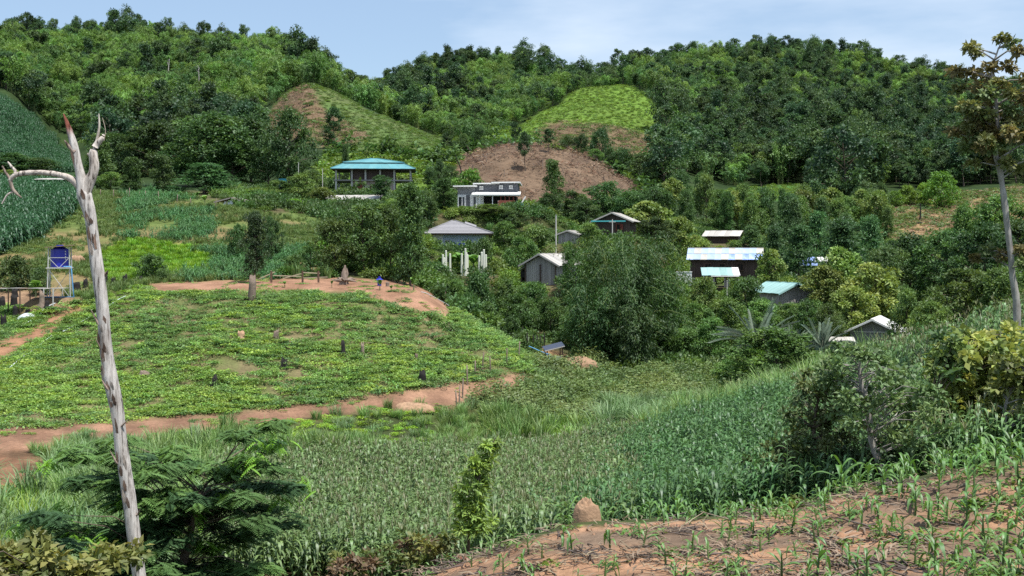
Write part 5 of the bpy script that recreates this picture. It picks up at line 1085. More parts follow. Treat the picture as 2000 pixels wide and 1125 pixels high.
    idx = np.arange(n*n).reshape(n, n); q.add(np.stack([gx,gy,zz],-1).reshape(-1,3), np.stack([idx[:-1,:-1],idx[:-1,1:],idx[1:,1:],idx[1:,:-1]],-1).reshape(-1,4), (0.6,0.66,0.7))
    tag(link('plastic_sheet', q.mesh('plastic_sheet', M['tarp'], True), None, g), 'pale crumpled plastic sheet over a heap by the flat shelter', 'plastic sheet')
tin_sheds()

# -- water tower
def water_tower():
    b = bpos(117,580,108)-Vector((0,0,0.05)); th = empty('water_tower', b, 0.25); tag(th, 'royal blue water tank on a thin steel tower with little roof', 'water tower'); S = 108/F; hp = (580-522)*S; ht = (580-482)*S; r = 0.85
    cyl('tank', th, M['tank'], 0.74, 1.55, (0,0,hp+0.85), 20); t = cyl('tank_shoulder', th, M['tank'], 0.74, 0.25, (0,0,hp+1.75), 20, 0.45); cyl('tank_lid', th, M['tank'], 0.3, 0.16, (0,0,hp+1.93), 16)
    for k in range(5): box('lettering', th, M['white'], (0.09,0.02,0.10), (0.52,-0.545,hp+0.55+k*0.22), (0,0,0.78))
    box('platform', th, M['steel'], (2.1,2.1,0.08), (0,0,hp)); plate('roof_sheet', th, M['rust'], (-1.15,-1.15,ht), (2.3,0,0.18), (0,2.3,0), 0.05)
    for x in (-r,r):
        for y in (-r,r): bar('leg', th, M['steel'], (x*1.12,y*1.12,-0.2), (x,y,ht), 0.07)
    for (a, c) in (((-r,-r,hp+0.9),(0,-r,hp)),((0,-r,hp),(r,-r,hp+0.9)),((-r,-r,hp-0.1),(r,-r,0.1)),((r,r,hp-0.1),(-r,r,0.1)),((-r,-r,hp-0.1),(-r,r,0.2)),((-r,-r,hp+0.9),(r,-r,hp+0.9)),((r,-r,hp+0.9),(r,r,hp+0.9)),((-r,-r,hp+0.9),(-r,r,hp+0.9))): bar('brace', th, M['steel'], a, c, 0.045)
    pp = Q(); pp.tube([(0.4,-1.0,hp+0.12),(1.02,-1.0,hp+0.12),(1.04,-1.0,hp),(1.25,-1.05,0.12),(1.3,-1.05,0.05),(-1.5,-1.2,0.12)], 0.05, (0.12,0.36,0.66), 6); link('pipe', pp.mesh('pipe', M['pipe'], True), th)
water_tower()
def tank_teal():
    b = ground(552,207); th = empty('storage_tank', b); tag(th, 'teal cylindrical storage tank on a stand among bushes', 'tank'); z0 = row2z(368,207)-b.z; h = (368-350)/F*207
    cyl('tank', th, M['tank2'], 0.68, h, (0,0,z0+h/2), 18); cyl('lid', th, M['tank2'], 0.72, 0.1, (0,0,z0+h), 18)
    for x in (-.4,.4):
        for y in (-.4,.4): box('leg', th, M['concrete'], (0.14,0.14,z0+0.3), (x,y,z0/2-0.15))
tank_teal()

# -- poles, posts, fences
def pole(px, r0, D, label, t=0.11, cross=False, nm='utility_pole'):
    b = ground(px, D); h = row2z(r0, D)-b.z; th = empty(nm, b); tag(th, label, 'pole'); cyl('shaft', th, M['concrete'], t, h+0.5, (0,0,h/2-0.25), 8, 0.7)
    if cross: box('cross_arm', th, M['steel'], (1.0,0.08,0.1), (0,0,h-0.4))
    else: box('cap', th, M['concrete'], (t*1.8,t*1.8,0.06), (0,0,h+0.01))
pole(1086, 420, 172, 'plain concrete pole beside the small dark shed'); pole(1196, 428, 180, 'slim concrete pole in front of the turquoise beam house', 0.1, True)
pole(583, 318, 208, 'thin pale pole beside the teal storage tank', 0.07); pole(630, 330, 210, 'thin pale pole left of the blue roofed building', 0.07)
pole(1420, 548, 150, 'short pale pole in the shrubs below the awning', 0.07)
WP = [(865,500,528),(871,492,522),(879,498,521),(868,506,521),(902,498,528),(909,488,526),(911,496,527),(913,500,528),(936,502,522),(941,495,522),(945,490,521),(949,500,522)]
for i, (px, r0, r1) in enumerate(WP):
    D = 150+(i*37 % 5)*0.5; b = ground(px, D); h = max(row2z(r0-2, D)-b.z, 1.6); th = empty('white_post', b); tag(th, 'tall tapered white concrete post in the clusters before the hip roofed house', 'post', 'white concrete posts')
    cyl('shaft', th, M['post'], 0.17, h, (0,0,h/2-0.02), 7, 0.72); cyl('cap', th, M['post'], 0.13, 0.1, (0,0,h+0.02), 7, 0.6)
def stakes(pts, label, group, h=1.2, mat='stump', r=0.06):
    for (px, row) in pts:
        b = hit(px, row, 50, 230); q = Q(); rs = rsT; hh = h*(0.8+0.4*rs.rand()); lx, ly = rs.normal(size=2)*0.06
        q.tube([(0,0,-0.25),(lx*0.5,ly*0.5,hh*0.5),(lx,ly,hh),(lx,ly,hh+0.02)], [r,r*0.95,r*0.85,0.01], (0.2,0.17,0.14), 6, 0.12, rs)
        tag(link('fence_post', q.mesh('fence_post', M[mat], True), None, b), label, 'fence post', group)
stakes([(892,795),(897,790),(903,778),(913,752),(928,733),(942,722),(1013,705),(958,728),(990,716)], 'weathered fence post along the lower corner of the domed field', 'fence posts by the dirt track', 1.35)
stakes([(30,480),(62,462),(85,447),(108,430),(128,415),(148,402),(10,492)], 'pale fence post along the edge of the upland corn', 'posts along the upland corn', 1.5, 'bamboo_pole')
stakes([(195,386),(222,386),(248,387),(252,388),(285,392),(310,394),(345,398),(373,402),(272,389),(420,410)], 'thin wooden post of the meadow fence', 'meadow fence posts', 1.4)
stakes([(1030,690),(1042,692),(1050,688),(1022,675),(1056,690),(1063,690)], 'charred upright post on the cut bank above the pump', 'posts on the cut bank', 1.6, 'char', 0.07)
stakes([(870,592),(905,606),(962,634),(930,618),(985,645)], 'slim fence post along the ridge of the domed field', 'ridge fence posts', 1.3)
def rail_fence():
    th = empty('rail_fence', ground(570,113)); tag(th, 'broken bamboo rail fence with leaning poles on the terrace', 'fence'); o = th.location
    def R(a, b, nm='rail', t=0.09):
        A = P3(a[0],a[1],113); Bv = P3(b[0],b[1],113); bar(nm, th, M['bamboo_pole'] if nm == 'rail' else M['wood_brown'], A-o, Bv-o, t)
    R((503,546),(537,531)); R((552,544),(590,534)); R((590,532),(625,534)); R((533,538),(590,540)); R((590,543),(640,541))
    for px in (530,591,622): R((px,552),(px,529),'post',0.16)
rail_fence()

# -- stumps, roots, mounds
def stump_geo(seed, h, r, jag=0.5, flare=1.5, tiltx=0.0, sides=9):
    rs = np.random.RandomState(seed); th = np.arange(sides)*2*PI/sides; hs = np.array([-0.15,0.02,0.25,0.6,1.0])*h; fl = np.array([flare*1.05,flare,1.12,1.0,0.9]); V = []
    top = h*(1-jag*rs.rand(sides))
    for k in range(5):
        rr = r*fl[k]*(0.85+0.3*rs.rand(sides)); z = np.where(k == 4, top, np.minimum(hs[k], top*(0.2+0.2*k))); V.append(np.stack([np.cos(th)*rr+tiltx*z, np.sin(th)*rr, z], 1))
    V.append(np.stack([np.cos(th)*r*0.35+tiltx*h*0.5, np.sin(th)*r*0.35, top*0.72], 1)); V = np.concatenate(V); f = []
    for k in range(5):
        for j in range(sides): f.append([k*sides+j, k*sides+(j+1) % sides, (k+1)*sides+(j+1) % sides, (k+1)*sides+j])
    f.append([5*sides+0, 5*sides+2, 5*sides+4, 5*sides+6]); return V, np.array(f)
def stump(px, row, wpx, hpx, mat, label, group=None, jag=0.5, flare=1.4, tilt=0.0, name='tree_stump'):
    b = hit(px, row, 55, 130); s = b.y/F; V, f = stump_geo(int(px*7+row), hpx*s*1.4, wpx*s/2*0.9, min(0.85, jag*1.05), flare*1.15, tilt)
    tag(link(name, mesh_np(name, V, f, None, M[mat], True), None, b), label, 'stump', group)
for a in [(28,600,13,20),(4,606,13,22),(30,622,11,22),(7,640,12,20),(54,614,10,9),(29,580,13,12),(149,568,16,14),(167,562,9,14),(222,556,11,12),(244,553,10,14),(203,556,16,18),(275,552,8,10)]:
    stump(*a, 'char', 'charred black stump slab on the field edge near the water tower', 'charred stumps near the water tower', 0.35, 1.15)
stump(493,586,15,36,'stump','tall square cut brown stump below the ragged tree',None,0.12,1.1); stump(471,664,15,14,'mound','orange brown rounded stump with a dark base',None,0.3,1.2); stump(538,664,11,18,'stump','grey broken stump beside the orange brown one',None,0.6,1.3,0.1)
stump(555,718,13,22,'char','pointed black stump with a pale foot',None,0.75,1.5); stump(672,694,9,26,'char','thin black spike leaning left on the field',None,0.8,1.7,-0.12); stump(708,694,7,20,'stump','thin pale grey stake like stump',None,0.3,1.2); stump(420,752,12,15,'char','small black burnt stump low on the field',None,0.7,1.7)
stump(825,750,15,20,'char','black stump half burnt beside the dirt track',None,0.3,1.2); stump(282,734,20,9,'stump','low wide grey stump in the cassava',None,0.5,1.2); stump(813,706,6,14,'stump','slim grey stump on the right of the field',None,0.4,1.2); stump(872,642,16,13,'stump','grey tangle of dead roots near the bare soil patch',None,0.8,1.3)
stump(82,600,10,26,'stump','brown forked stump beside the plastic sheet',None,0.4,1.9); stump(92,600,11,10,'char','low black stump beside the brown forked one',None,0.4,1.3)
def mound(px, row, D, w, h, label, seed, mat='mound'):
    b = ground(px, D) if row is None else hit(px, row, 15, 200); rs = np.random.RandomState(seed); n = 22; a, r = np.meshgrid(np.arange(24)*2*PI/24, np.linspace(0.02,1,n)); x = np.cos(a)*r; y = np.sin(a)*r
    z = np.sqrt(np.maximum(0, 1-r**4))*(0.8+0.35*fbm(x*2+seed, y*2, seed, 2))+0.30*(fbm(x*4, y*4+seed, seed+4, 2)-0.5)*(r < 0.9)+0.22*(fbm(x*11, y*11+seed, seed+5, 2)-0.5)*(r < 0.95)-0.12*r; k = 1+0.7*(fbm(np.cos(a)*1.5+9, np.sin(a)*1.5, seed+1)-0.5)
    V = np.stack([x*w*k, y*w*0.8*k, z*h], -1).reshape(-1,3); i, j = np.meshgrid(np.arange(n-1), np.arange(24), indexing='ij'); f = np.stack([i*24+j, (i+1)*24+j, (i+1)*24+(j+1) % 24, i*24+(j+1) % 24], -1).reshape(-1,4)
    tag(link('dirt_mound', mesh_np('dirt_mound', V, f, None, M[mat], True), None, b-Vector((0,0,0.05))), label, 'mound')
mound(1145, None, 27.6, 0.34, 0.52, 'knobbly orange termite mound on the crest of the ploughed field', 5); mound(812, 800, 72, 1.3, 0.5, 'heap of dug brown earth beside the dirt track', 6); mound(960, 850, 76, 0.7, 0.5, 'small reddish earth heap in the grass', 7); mound(150, 512, 120, 0.9, 0.8, 'tan earth heap right of the blue water tank', 8); mound(1130, 716, 104, 1.7, 0.8, 'orange earth cut beside the pump shelter', 9)
def root_stump():
    b = ground(672,112); q = Q(); rs = np.random.RandomState(4)
    q.tube([(0,0,-0.2),(0.05,0,0.5),(-0.02,0,1.1),(0.1,0,1.75)], [0.42,0.3,0.2,0.07], (0.3,0.24,0.2), 8, 0.3, rs); q.tube([(0.1,0,0.4),(0.3,0,1.0),(0.22,0,1.5)], [0.2,0.13,0.05], (0.3,0.24,0.2), 6, 0.2, rs)
    for k in range(9):
        a = k*0.7+rs.rand()*0.4; l = 0.9+0.8*rs.rand(); q.tube([(0,0,0.25),(math.cos(a)*l*0.5,math.sin(a)*l*0.5,0.25+0.35*rs.rand()),(math.cos(a)*l,math.sin(a)*l,0.1+0.5*rs.rand())], [0.16,0.1,0.03], (0.3,0.24,0.2), 5, 0.2, rs)
    tag(link('root_stump', q.mesh('root_stump', M['stump'], True), None, b), 'upturned tree root with splayed arms on the terrace', 'stump')
root_stump()
def blue_stand():
    b = ground(741,111); th = empty('blue_container', b); tag(th, 'small blue container with wide lid at the edge of the terrace', 'container'); cyl('body', th, M['tank'], 0.18, 0.7, (0,0,0.35), 12); cyl('lid', th, M['tank'], 0.34, 0.16, (0,0,0.62), 12, 0.4); cyl('knob', th, M['tank'], 0.12, 0.14, (0,0,0.78), 10)
    b = ground(757,111); V, f = stump_geo(77, 0.45, 0.16, 0.3, 1.3); tag(link('tree_stump', mesh_np('tree_stump', V, f, None, M['stump'], True), None, b), 'small pale stump right of the blue container', 'stump')
blue_stand()
def pump_shelter():
    b = bpos(1082,708,108)-Vector((0,0,0.05)); th = empty('pump_shelter', b, 0.15); tag(th, 'little pump shelter with tilted dark panel and blue pipes', 'pump shelter'); S = 108/F
    plate('panel', th, M['panel'], (-0.95,-0.75,1.15), (1.75,0,0.42), (0,1.3,0.25), 0.05); plate('panel_rim', th, M['steel'], (-0.98,-0.79,1.12), (1.8,0,0.42), (0,0.05,0.0), 0.07)
    for (x, y, h) in ((-0.7,-0.5,1.2),(0.65,-0.5,1.5),(-0.7,0.5,1.4),(0.65,0.5,1.75)): box('post', th, M['wood_brown'], (0.1,0.1,h), (x,y,h/2))
    box('pump_box', th, M['steel'], (0.9,0.6,0.12), (0.1,-0.2,0.55)); box('pump_body', th, M['tank2'], (0.6,0.4,0.4), (0.1,-0.2,0.3))
    q = Q(); 
    for P in ([(-1.2,-0.8,0.06),(-0.2,-0.8,0.06),(-0.2,-0.8,0.42),(0.5,-0.8,0.42),(0.5,-0.8,0.05)], [(-0.75,-0.75,0.05),(-0.75,-0.75,0.9)], [(-0.55,-0.75,0.05),(-0.55,-0.75,0.9),(-0.75,-0.75,0.9),(-1.3,-0.4,1.1),(-2.2,0.2,1.5)]): q.tube(P, 0.035, (0.1,0.3,0.6), 6)
    link('pipe', q.mesh('pipe', M['pipe'], True), th)
pump_shelter()
def hose(pts, label, t=0.032, mat='tarp'):
    W_ = [hit(px, row, 55, 140) for (px, row) in pts]; P = []
    for a, c in zip(W_[:-1], W_[1:]):
        for k in range(6):
            p = a.lerp(c, k/6); P.append((p.x, p.y, float(gz(p.x, p.y))+0.17))
    o = W_[0]; q = Q(); q.tube(np.array(P)-np.array(o), t, (0.5,0.6,0.7), 5); tag(link('water_pipe', q.mesh('water_pipe', M[mat], True), None, o), label, 'pipe')
hose([(822,574),(870,596),(915,622),(960,642),(1010,662)], 'long pale blue water pipe down the ridge of the domed field'); hose([(245,582),(215,600),(160,632),(115,655)], 'pale water pipe crossing the field near the dead trunk'); hose([(100,660),(40,705),(0,738)], 'pale water pipe below the dirt path'); hose([(108,596),(85,608),(40,640)], 'pale water pipe between the charred stumps', 0.04)
def log_and_post():
    b = hit(1797, 432, 240, 420); q = Q(); q.tube([(0,0,-0.3),(0.1,0,2.2),(0,0,4.6)], [0.22,0.18,0.1], (0.1,0.08,0.07), 6, 0.1); tag(link('burnt_snag', q.mesh('burnt_snag', M['char'], True), None, b), 'dark upright snag in the stubble field', 'snag')
    b = hit(1785, 440, 240, 420); q = Q(); q.tube([(-2.6,0,0.2),(0,0.4,0.45),(2.4,0.8,0.6)], [0.28,0.25,0.15], (0.1,0.08,0.07), 6, 0.1); tag(link('fallen_log', q.mesh('fallen_log', M['char'], True), None, b), 'dark fallen log lying beside the snag in the stubble', 'log')
    b = hit(905, 352, 230, 340); q = Q(); q.tube([(0,0,-0.3),(-0.7,0,3),(-2.0,0,6.2)], [0.22,0.16,0.06], (0.1,0.08,0.07), 6, 0.1); tag(link('burnt_snag', q.mesh('burnt_snag', M['char'], True), None, b), 'leaning black snag at the left edge of the burnt knoll', 'snag')
    for (px, row) in [(918,350),(950,320),(1100,350),(1130,345),(985,345),(1180,352),(1060,330)]:
        b = hit(px, row, 230, 340); q = Q(); h = 1.2+1.8*rsT.rand(); q.tube([(0,0,-0.3),(0.2*rsT.normal(),0,h)], [0.14,0.05], (0.3,0.28,0.25), 5, 0.1); tag(link('burnt_snag', q.mesh('burnt_snag', M['stump'], True), None, b), 'thin dead stem sticking up on the burnt knoll', 'dead stem', 'dead stems on the burnt knoll')
log_and_post()

# ------------------------------------------------------------------ foreground trees and plants
def dead_wood():
    m, t, o = newmat('weathered_dead_wood'); L = t.links.new
    b = nn(t, 'ShaderNodeBsdfPrincipled'); b.inputs['Roughness'].default_value = 0.9; b.inputs['Specular IOR Level'].default_value = 0.15
    tx = nn(t, 'ShaderNodeTexCoord'); mp = nn(t, 'ShaderNodeMapping'); mp.inputs['Scale'].default_value = (9, 9, 0.9); L(tx.outputs['Object'], mp.inputs['Vector'])
    n1 = nn(t, 'ShaderNodeTexNoise'); n1.inputs['Scale'].default_value = 1.6; n1.inputs['Detail'].default_value = 9; n1.inputs['Roughness'].default_value = 0.7; L(mp.outputs['Vector'], n1.inputs['Vector'])
    n2 = nn(t, 'ShaderNodeTexNoise'); n2.inputs['Scale'].default_value = 1.1; n2.inputs['Detail'].default_value = 5; L(tx.outputs['Object'], n2.inputs['Vector'])
    r = nn(t, 'ShaderNodeValToRGB'); e = r.color_ramp.elements; e[0].position = 0.36; e[0].color = (0.05,0.04,0.033,1); e[1].position = 0.60; e[1].color = (0.58,0.55,0.52,1); x = e.new(0.46); x.color = (0.40,0.37,0.345,1)
    L(n1.outputs['Fac'], r.inputs['Fac'])
    r2 = nn(t, 'ShaderNodeValToRGB'); r2.color_ramp.elements[0].position = 0.56; r2.color_ramp.elements[1].position = 0.68; L(n2.outputs['Fac'], r2.inputs['Fac'])
    at = nn(t, 'ShaderNodeAttribute', attribute_name='Col'); ml = nn(t, 'ShaderNodeMix', data_type='RGBA', blend_type='MULTIPLY'); ml.inputs['Factor'].default_value = 1.0
    mx = nn(t, 'ShaderNodeMix', data_type='RGBA'); f = nn(t, 'ShaderNodeMath', operation='MULTIPLY'); f.inputs[1].default_value = 0.55; L(r2.outputs['Color'], f.inputs[0]); L(f.outputs[0], mx.inputs['Factor']); L(r.outputs['Color'], mx.inputs['A']); mx.inputs['B'].default_value = (0.12,0.085,0.065,1)
    L(mx.outputs['Result'], ml.inputs['A']); L(at.outputs['Color'], ml.inputs['B']); L(ml.outputs['Result'], b.inputs['Base Color'])
    bp = nn(t, 'ShaderNodeBump'); bp.inputs['Strength'].default_value = 0.9; bp.inputs['Distance'].default_value = 0.03; L(n1.outputs['Fac'], bp.inputs['Height']); L(bp.outputs['Normal'], b.inputs['Normal'])
    L(b.outputs[0], o.inputs['Surface']); return m
M_DEAD = dead_wood()
def px_path(pts, D, org, dep=0.0, sub=4):
    P = np.array([[px2x(p[0], D), D+dep*i*0.1, row2z(p[1], D)] for i, p in enumerate(pts)])-np.array(org); R = np.array([p[2]/2/F*D for p in pts])
    k = len(P); u = np.linspace(0, k-1, (k-1)*sub+1)
    PP = pchip_eval(np.arange(k, dtype=float), P, u); RR = np.interp(u, np.arange(k), R); return PP, RR
def dead_tree():
    D = 28.0; b = ground(285, D); rs = np.random.RandomState(8); e = empty('dead_tree', b); tag(e, 'tall bleached dead tree with broken forked top', 'dead tree'); row_b = HOR-F*b.z/D
    q = Q(); P, R = px_path([(288,row_b+14,46),(282,row_b-40,36),(272,1125,27),(262,1050,27),(250,960,27),(238,880,26),(228,800,26),(215,735,31),(207,680,27),(200,600,26),(191,530,25),(183,470,23),(176,420,23),(165,382,28),(158,345,21),(151,312,17),(144,282,15),(136,256,12),(129,236,7),(124,222,2)], D, b, 0.0, 9)
    C = np.ones((len(P), 3)); rowz = np.array([HOR-F*(p[2]+b.z)/D for p in P]); R = R*(0.82+0.18*fbm(np.arange(len(R))*0.12, np.zeros(len(R)), 4))
    red = smooth(272, 246, rowz)[:, None]; C = C*(1-red)+np.array([[0.42,0.16,0.12]])*red; sd = 20
    cc = np.repeat(C, sd, 0); q.tube(P, R, (1,1,1), sd, 0.0, rs); q.C[-1] = cc
    th = np.arange(sd)*2*PI/sd; s_ = np.linspace(0, 14, len(P)); A2, S2 = np.meshgrid(th, s_); k = 1+0.42*(fbm(np.cos(A2)*1.6+S2*0.35+20, np.sin(A2)*1.6+S2*0.8+9, 6, 4)-0.5)+0.25*(vnoise(np.cos(A2)*3+7, np.sin(A2)*3+S2*0.25, 3)-0.5)
    v = q.V[-1].reshape(len(P), sd, 3); q.V[-1] = (P[:, None, :]+(v-P[:, None, :])*k[..., None]).reshape(-1, 3)
    for (px, row, w, l, dx) in [(190,905,7,26,-16),(185,700,6,40,-10),(180,640,6,36,-14),(196,540,8,12,10),(205,760,8,20,-8),(170,450,6,30,-6),(230,830,6,12,9),(135,290,12,16,-7),(248,1000,7,10,10)]:
        zs_ = row2z(row+8, D)-b.z; A = np.array([np.interp(zs_, P[:, 2], P[:, 0]), -0.05, zs_]); Bv = A+np.array([np.sign(dx)*(15+abs(dx)*0.6)/F*D, -0.06, (l+8)/F*D]); q.tube([A, (A+Bv)/2+rs.normal(size=3)*0.04, Bv], [w/F*D*0.5, w/F*D*0.35, 0.008], (0.6,0.5,0.45), 6, 0.2, rs)
    link('trunk', q.mesh('trunk', M_DEAD, True), e)
    for (px, row, n_) in [(208,745,9),(196,900,6),(192,690,5),(180,480,4),(240,960,3),(172,415,4),(152,318,3),(222,800,4)]:
        for j in range(n_):
            r0 = row+rs.normal()*22; l = 12+22*rs.rand(); zq = row2z(r0, D)-b.z; xc = np.interp(zq, P[:, 2], P[:, 0]); rc = np.interp(zq, P[:, 2], R); u_ = rs.rand()*1.5-0.95; A = np.array([xc+u_*rc*0.95, D-b.y-rc*math.sqrt(max(0, 1-u_*u_))*1.02, zq]); Bv = A+np.array([np.interp(zq+l/F*D, P[:, 2], P[:, 0])-xc+rs.normal()*0.01, -0.01-0.02*rs.rand(), l/F*D])
            q2 = Q(); q2.strip([A, (A+Bv)/2+np.array([0, -0.01, 0]), Bv], [0.05, 0.075*(0.6+0.6*rs.rand()), 0.012], [1, 0.2*rs.normal(), 0.1*rs.normal()], [(0.45,0.32,0.26),(0.3,0.22,0.18),(0.8,0.72,0.66)][rs.randint(3)]); V = q2.V[0]; q2.add(V+np.array([0, 0.02, 0]), q2.F[0][:, ::-1], q2.C[0]); link('bark_flake', q2.mesh('bark_flake', M_DEAD), e)
    def limb(paths, nm='limb'):
        q = Q()
        for pts, c in paths:
            P, R = px_path(pts, D, b, 0.0, 3); R = R*(0.9+0.25*fbm(np.arange(len(R))*0.3, np.zeros(len(R)), rs.randint(99))); q.tube(P, R, c, 10, 0.10, rs)
        link(nm, q.mesh(nm, M_DEAD, True), e)
    limb([([(164,392,22),(174,358,20),(184,328,18),(182,300,15),(189,282,11),(199,270,9),(203,262,5)],(1.1,1.05,1)),([(180,312,6),(184,290,6),(192,262,5),(194,242,4),(193,222,2)],(1.15,1.1,1)),([(182,315,8),(176,304,7),(171,300,4)],(0.9,0.85,0.8)),([(172,380,7),(180,355,6),(184,340,3)],(1.6,1.55,1.5)),([(203,275,2),(206,255,1.5),(200,230,1)],(0.8,0.7,0.6))], 'right_limb'.replace('right_', 'forked_'))
    limb([([(160,372,16),(140,350,13),(118,342,11),(80,337,10),(50,338,10),(28,343,9),(20,352,8)],(0.95,0.9,0.85)),([(26,344,7),(30,335,6),(22,325,5),(15,316,3)],(1.2,1.15,1.1)),([(20,352,8),(24,368,7),(32,378,6),(42,386,3)],(0.55,0.48,0.42)),([(20,350,6),(12,338,5),(4,324,3)],(0.6,0.5,0.45)),([(28,374,4),(16,379,3.5),(4,398,2.5)],(1.1,1,0.95))], 'side_branch')
dead_tree()

def clumps_in(ells, rs):
    out = []
    for (cx, cy, rx, ry, n, r) in ells:
        for k in range(n):
            a = rs.rand()*2*PI; d = rs.rand()**0.5; out.append((cx+math.cos(a)*d*rx, cy+math.sin(a)*d*ry, r*(0.7+0.6*rs.rand())))
    return out
def hero(name, label, cat, D, base_px, trunk, clumps, leaf, wid, cols, n, seed, bark=(0.3,0.27,0.24), depth=1.2, flat=0.75, droop=0.15, up=0.8, bmat=None, crown='crown', frond=False, branch=3.0):
    rs = np.random.RandomState(seed); b = ground(base_px, D); e = empty(name, b); tag(e, label, cat); tq = Q(); cq = Q(); o = np.array(b)
    row_b = HOR-F*b.z/D; tp = [(base_px, row_b+6, trunk[0][2]*1.25)]+list(trunk) if trunk[0][1] < row_b-4 else list(trunk)
    P, R = px_path(tp, D, b, 0.0, 4); tq.tube(P, R*(1+0.06*rs.normal(size=len(R))), bark, 9, 0.08, rs)
    for (px, row, r) in clumps:
        dd = rs.normal()*depth; Dc = D+dd; c = np.array([px2x(px, D), Dc, row2z(row, D)])-o; rad = r/F*D
        below = np.where(P[:, 2] < c[2]-0.05)[0]; cand = P[below] if len(below) else P[:1]; k = np.argmin(np.linalg.norm(cand-c, axis=1)+0.3*np.abs(cand[:, 2]-(c[2]-0.6*abs(c[0]-cand[:, 0])))); s = cand[k]
        mid = (s*0.45+c*0.55)+np.array([0, 0, 0.10*np.linalg.norm(c-s)])+rs.normal(size=3)*0.05; w = branch/F*D*0.5; tq.tube([s, mid, c], [w, w*0.7, w*0.3], bark, 5, 0.1, rs)
        cc = np.array(cols[rs.randint(len(cols))])*(0.85+0.3*rs.rand())
        if not frond: clump_leaves(cq, c, rad, n, leaf, leaf*wid, tuple(cc), rs, up, droop, flat, 0.3)
        else:
            for j in range(n):      # pinnate fronds spreading flat from the clump
                az = rs.rand()*2*PI; s0 = c+rs.normal(size=3)*np.array([0.45,0.45,0.16])*rad; Lf = leaf*(0.7+0.6*rs.rand()); d = np.array([math.cos(az), math.sin(az), 0.10*rs.normal()]); t = np.linspace(0.1, 1, 9)
                pts = s0+d*Lf*t[:, None]-np.array([0,0,1.])*(Lf*0.38*t**2)[:, None]; sd = np.array([-d[1], d[0], 0])
                for sg in (-1, 1):
                    U = unit(sd*sg+d*0.35+np.array([0,0,-0.25])); cq.leaves(pts, np.tile(U, (9,1)), np.tile(d, (9,1)), Lf*0.36*np.sin(PI*np.clip(t*0.9+0.08, 0, 1))+0.02, Lf*wid, jitter_col(tuple(cc), 9, 0.15, rs))
    link('trunk', tq.mesh('trunk', bmat or M_BARK, True), e); link(crown, cq.mesh(crown, M_LEAF), e); return e
M_PALE = solid('pale_mottled_bark', (0.46,0.44,0.41), 0.85, 0.5, 5, 0.4, c2=(0.16,0.14,0.12), stretch=(1,1,0.35))
rsH = np.random.RandomState(15)
# tall white barked tree on the right
cl = [(1958,75,13),(1985,82,14),(1900,92,14),(1925,95,10),(1965,110,10),(1880,135,14),(1905,140,15),(1940,140,17),(1975,130,14),(1960,165,17),(1990,160,17),(1890,170,15),(1920,185,18),(1880,210,14),(1950,205,19),(1990,200,19),(1905,225,18),(1935,235,20),(1975,240,20),(1880,255,16),(1910,265,19),(1950,270,19),(1995,270,19),(1890,290,14),(1925,295,17),(1970,300,17),(2005,230,20),(2015,310,20),(1990,330,15),(1900,320,12),(1955,320,14),(2015,180,18),(2020,270,20),(1940,490,14),(1965,500,16),(1995,490,14),(1985,515,12),(2010,505,14),(1925,505,9)]
hero('tall_tree', 'tall slender tree with mottled white bark and brownish olive leaves', 'tree', 50, 1987, [(1986,603,15),(1978,540,13),(1971,470,12),(1965,420,11),(1957,360,11),(1951,325,12),(1944,300,9),(1948,250,8),(1945,190,6),(1938,140,5),(1950,95,3)], cl+clumps_in([(1945,220,66,95,34,14)], rsH), 0.22, 0.6, [(0.11,0.135,0.04),(0.15,0.17,0.05),(0.09,0.14,0.045),(0.125,0.12,0.038)], 80, 41, (0.4,0.38,0.35), 0.8, 0.7, 0.2, 0.5, M_PALE, branch=4)
# leaning tree on the crest of the ploughed field
hero('leaning_tree', 'crooked pale trunk with blue green crown leaning over the corn', 'tree', 33, 1737, [(1735,944,17),(1716,900,15),(1702,860,13),(1697,815,14),(1693,785,13),(1682,750,9),(1678,715,6),(1688,690,4)], clumps_in([(1690,745,88,62,42,18),(1760,810,60,65,24,18),(1640,785,45,50,16,17),(1690,682,38,14,7,12)], rsH), 0.17, 0.5, [(0.085,0.165,0.055),(0.115,0.20,0.07),(0.07,0.14,0.045)], 38, 42, (0.4,0.38,0.35), 0.9, bmat=M_PALE, branch=3)
hero('brownish_shrub', 'dark brownish green leafy shrub at the edge of the ploughed field', 'shrub', 35, 1590, [(1590,985,9),(1588,900,8),(1592,820,6),(1600,770,4)], clumps_in([(1595,850,62,92,52,18),(1530,915,60,52,30,17),(1640,915,70,50,30,18),(1605,755,34,28,10,12)], rsH), 0.15, 0.5, [(0.075,0.10,0.03),(0.095,0.115,0.035),(0.055,0.09,0.03),(0.07,0.10,0.03)], 54, 43, (0.16,0.13,0.1), 0.9)
hero('yellow_green_tree', 'yellow green large leaved tree beyond the crest of young corn', 'tree', 38, 1905, [(1908,905,11),(1905,830,9),(1900,760,7),(1905,690,5)], clumps_in([(1905,720,85,70,40,19),(1850,800,60,80,26,18),(1965,790,70,95,38,20),(1900,860,100,40,28,19),(1965,690,45,45,16,18)], rsH), 0.25, 0.72, [(0.20,0.24,0.06),(0.28,0.30,0.09),(0.13,0.175,0.045),(0.24,0.27,0.07)], 40, 44, (0.2,0.17,0.13), 1.0)
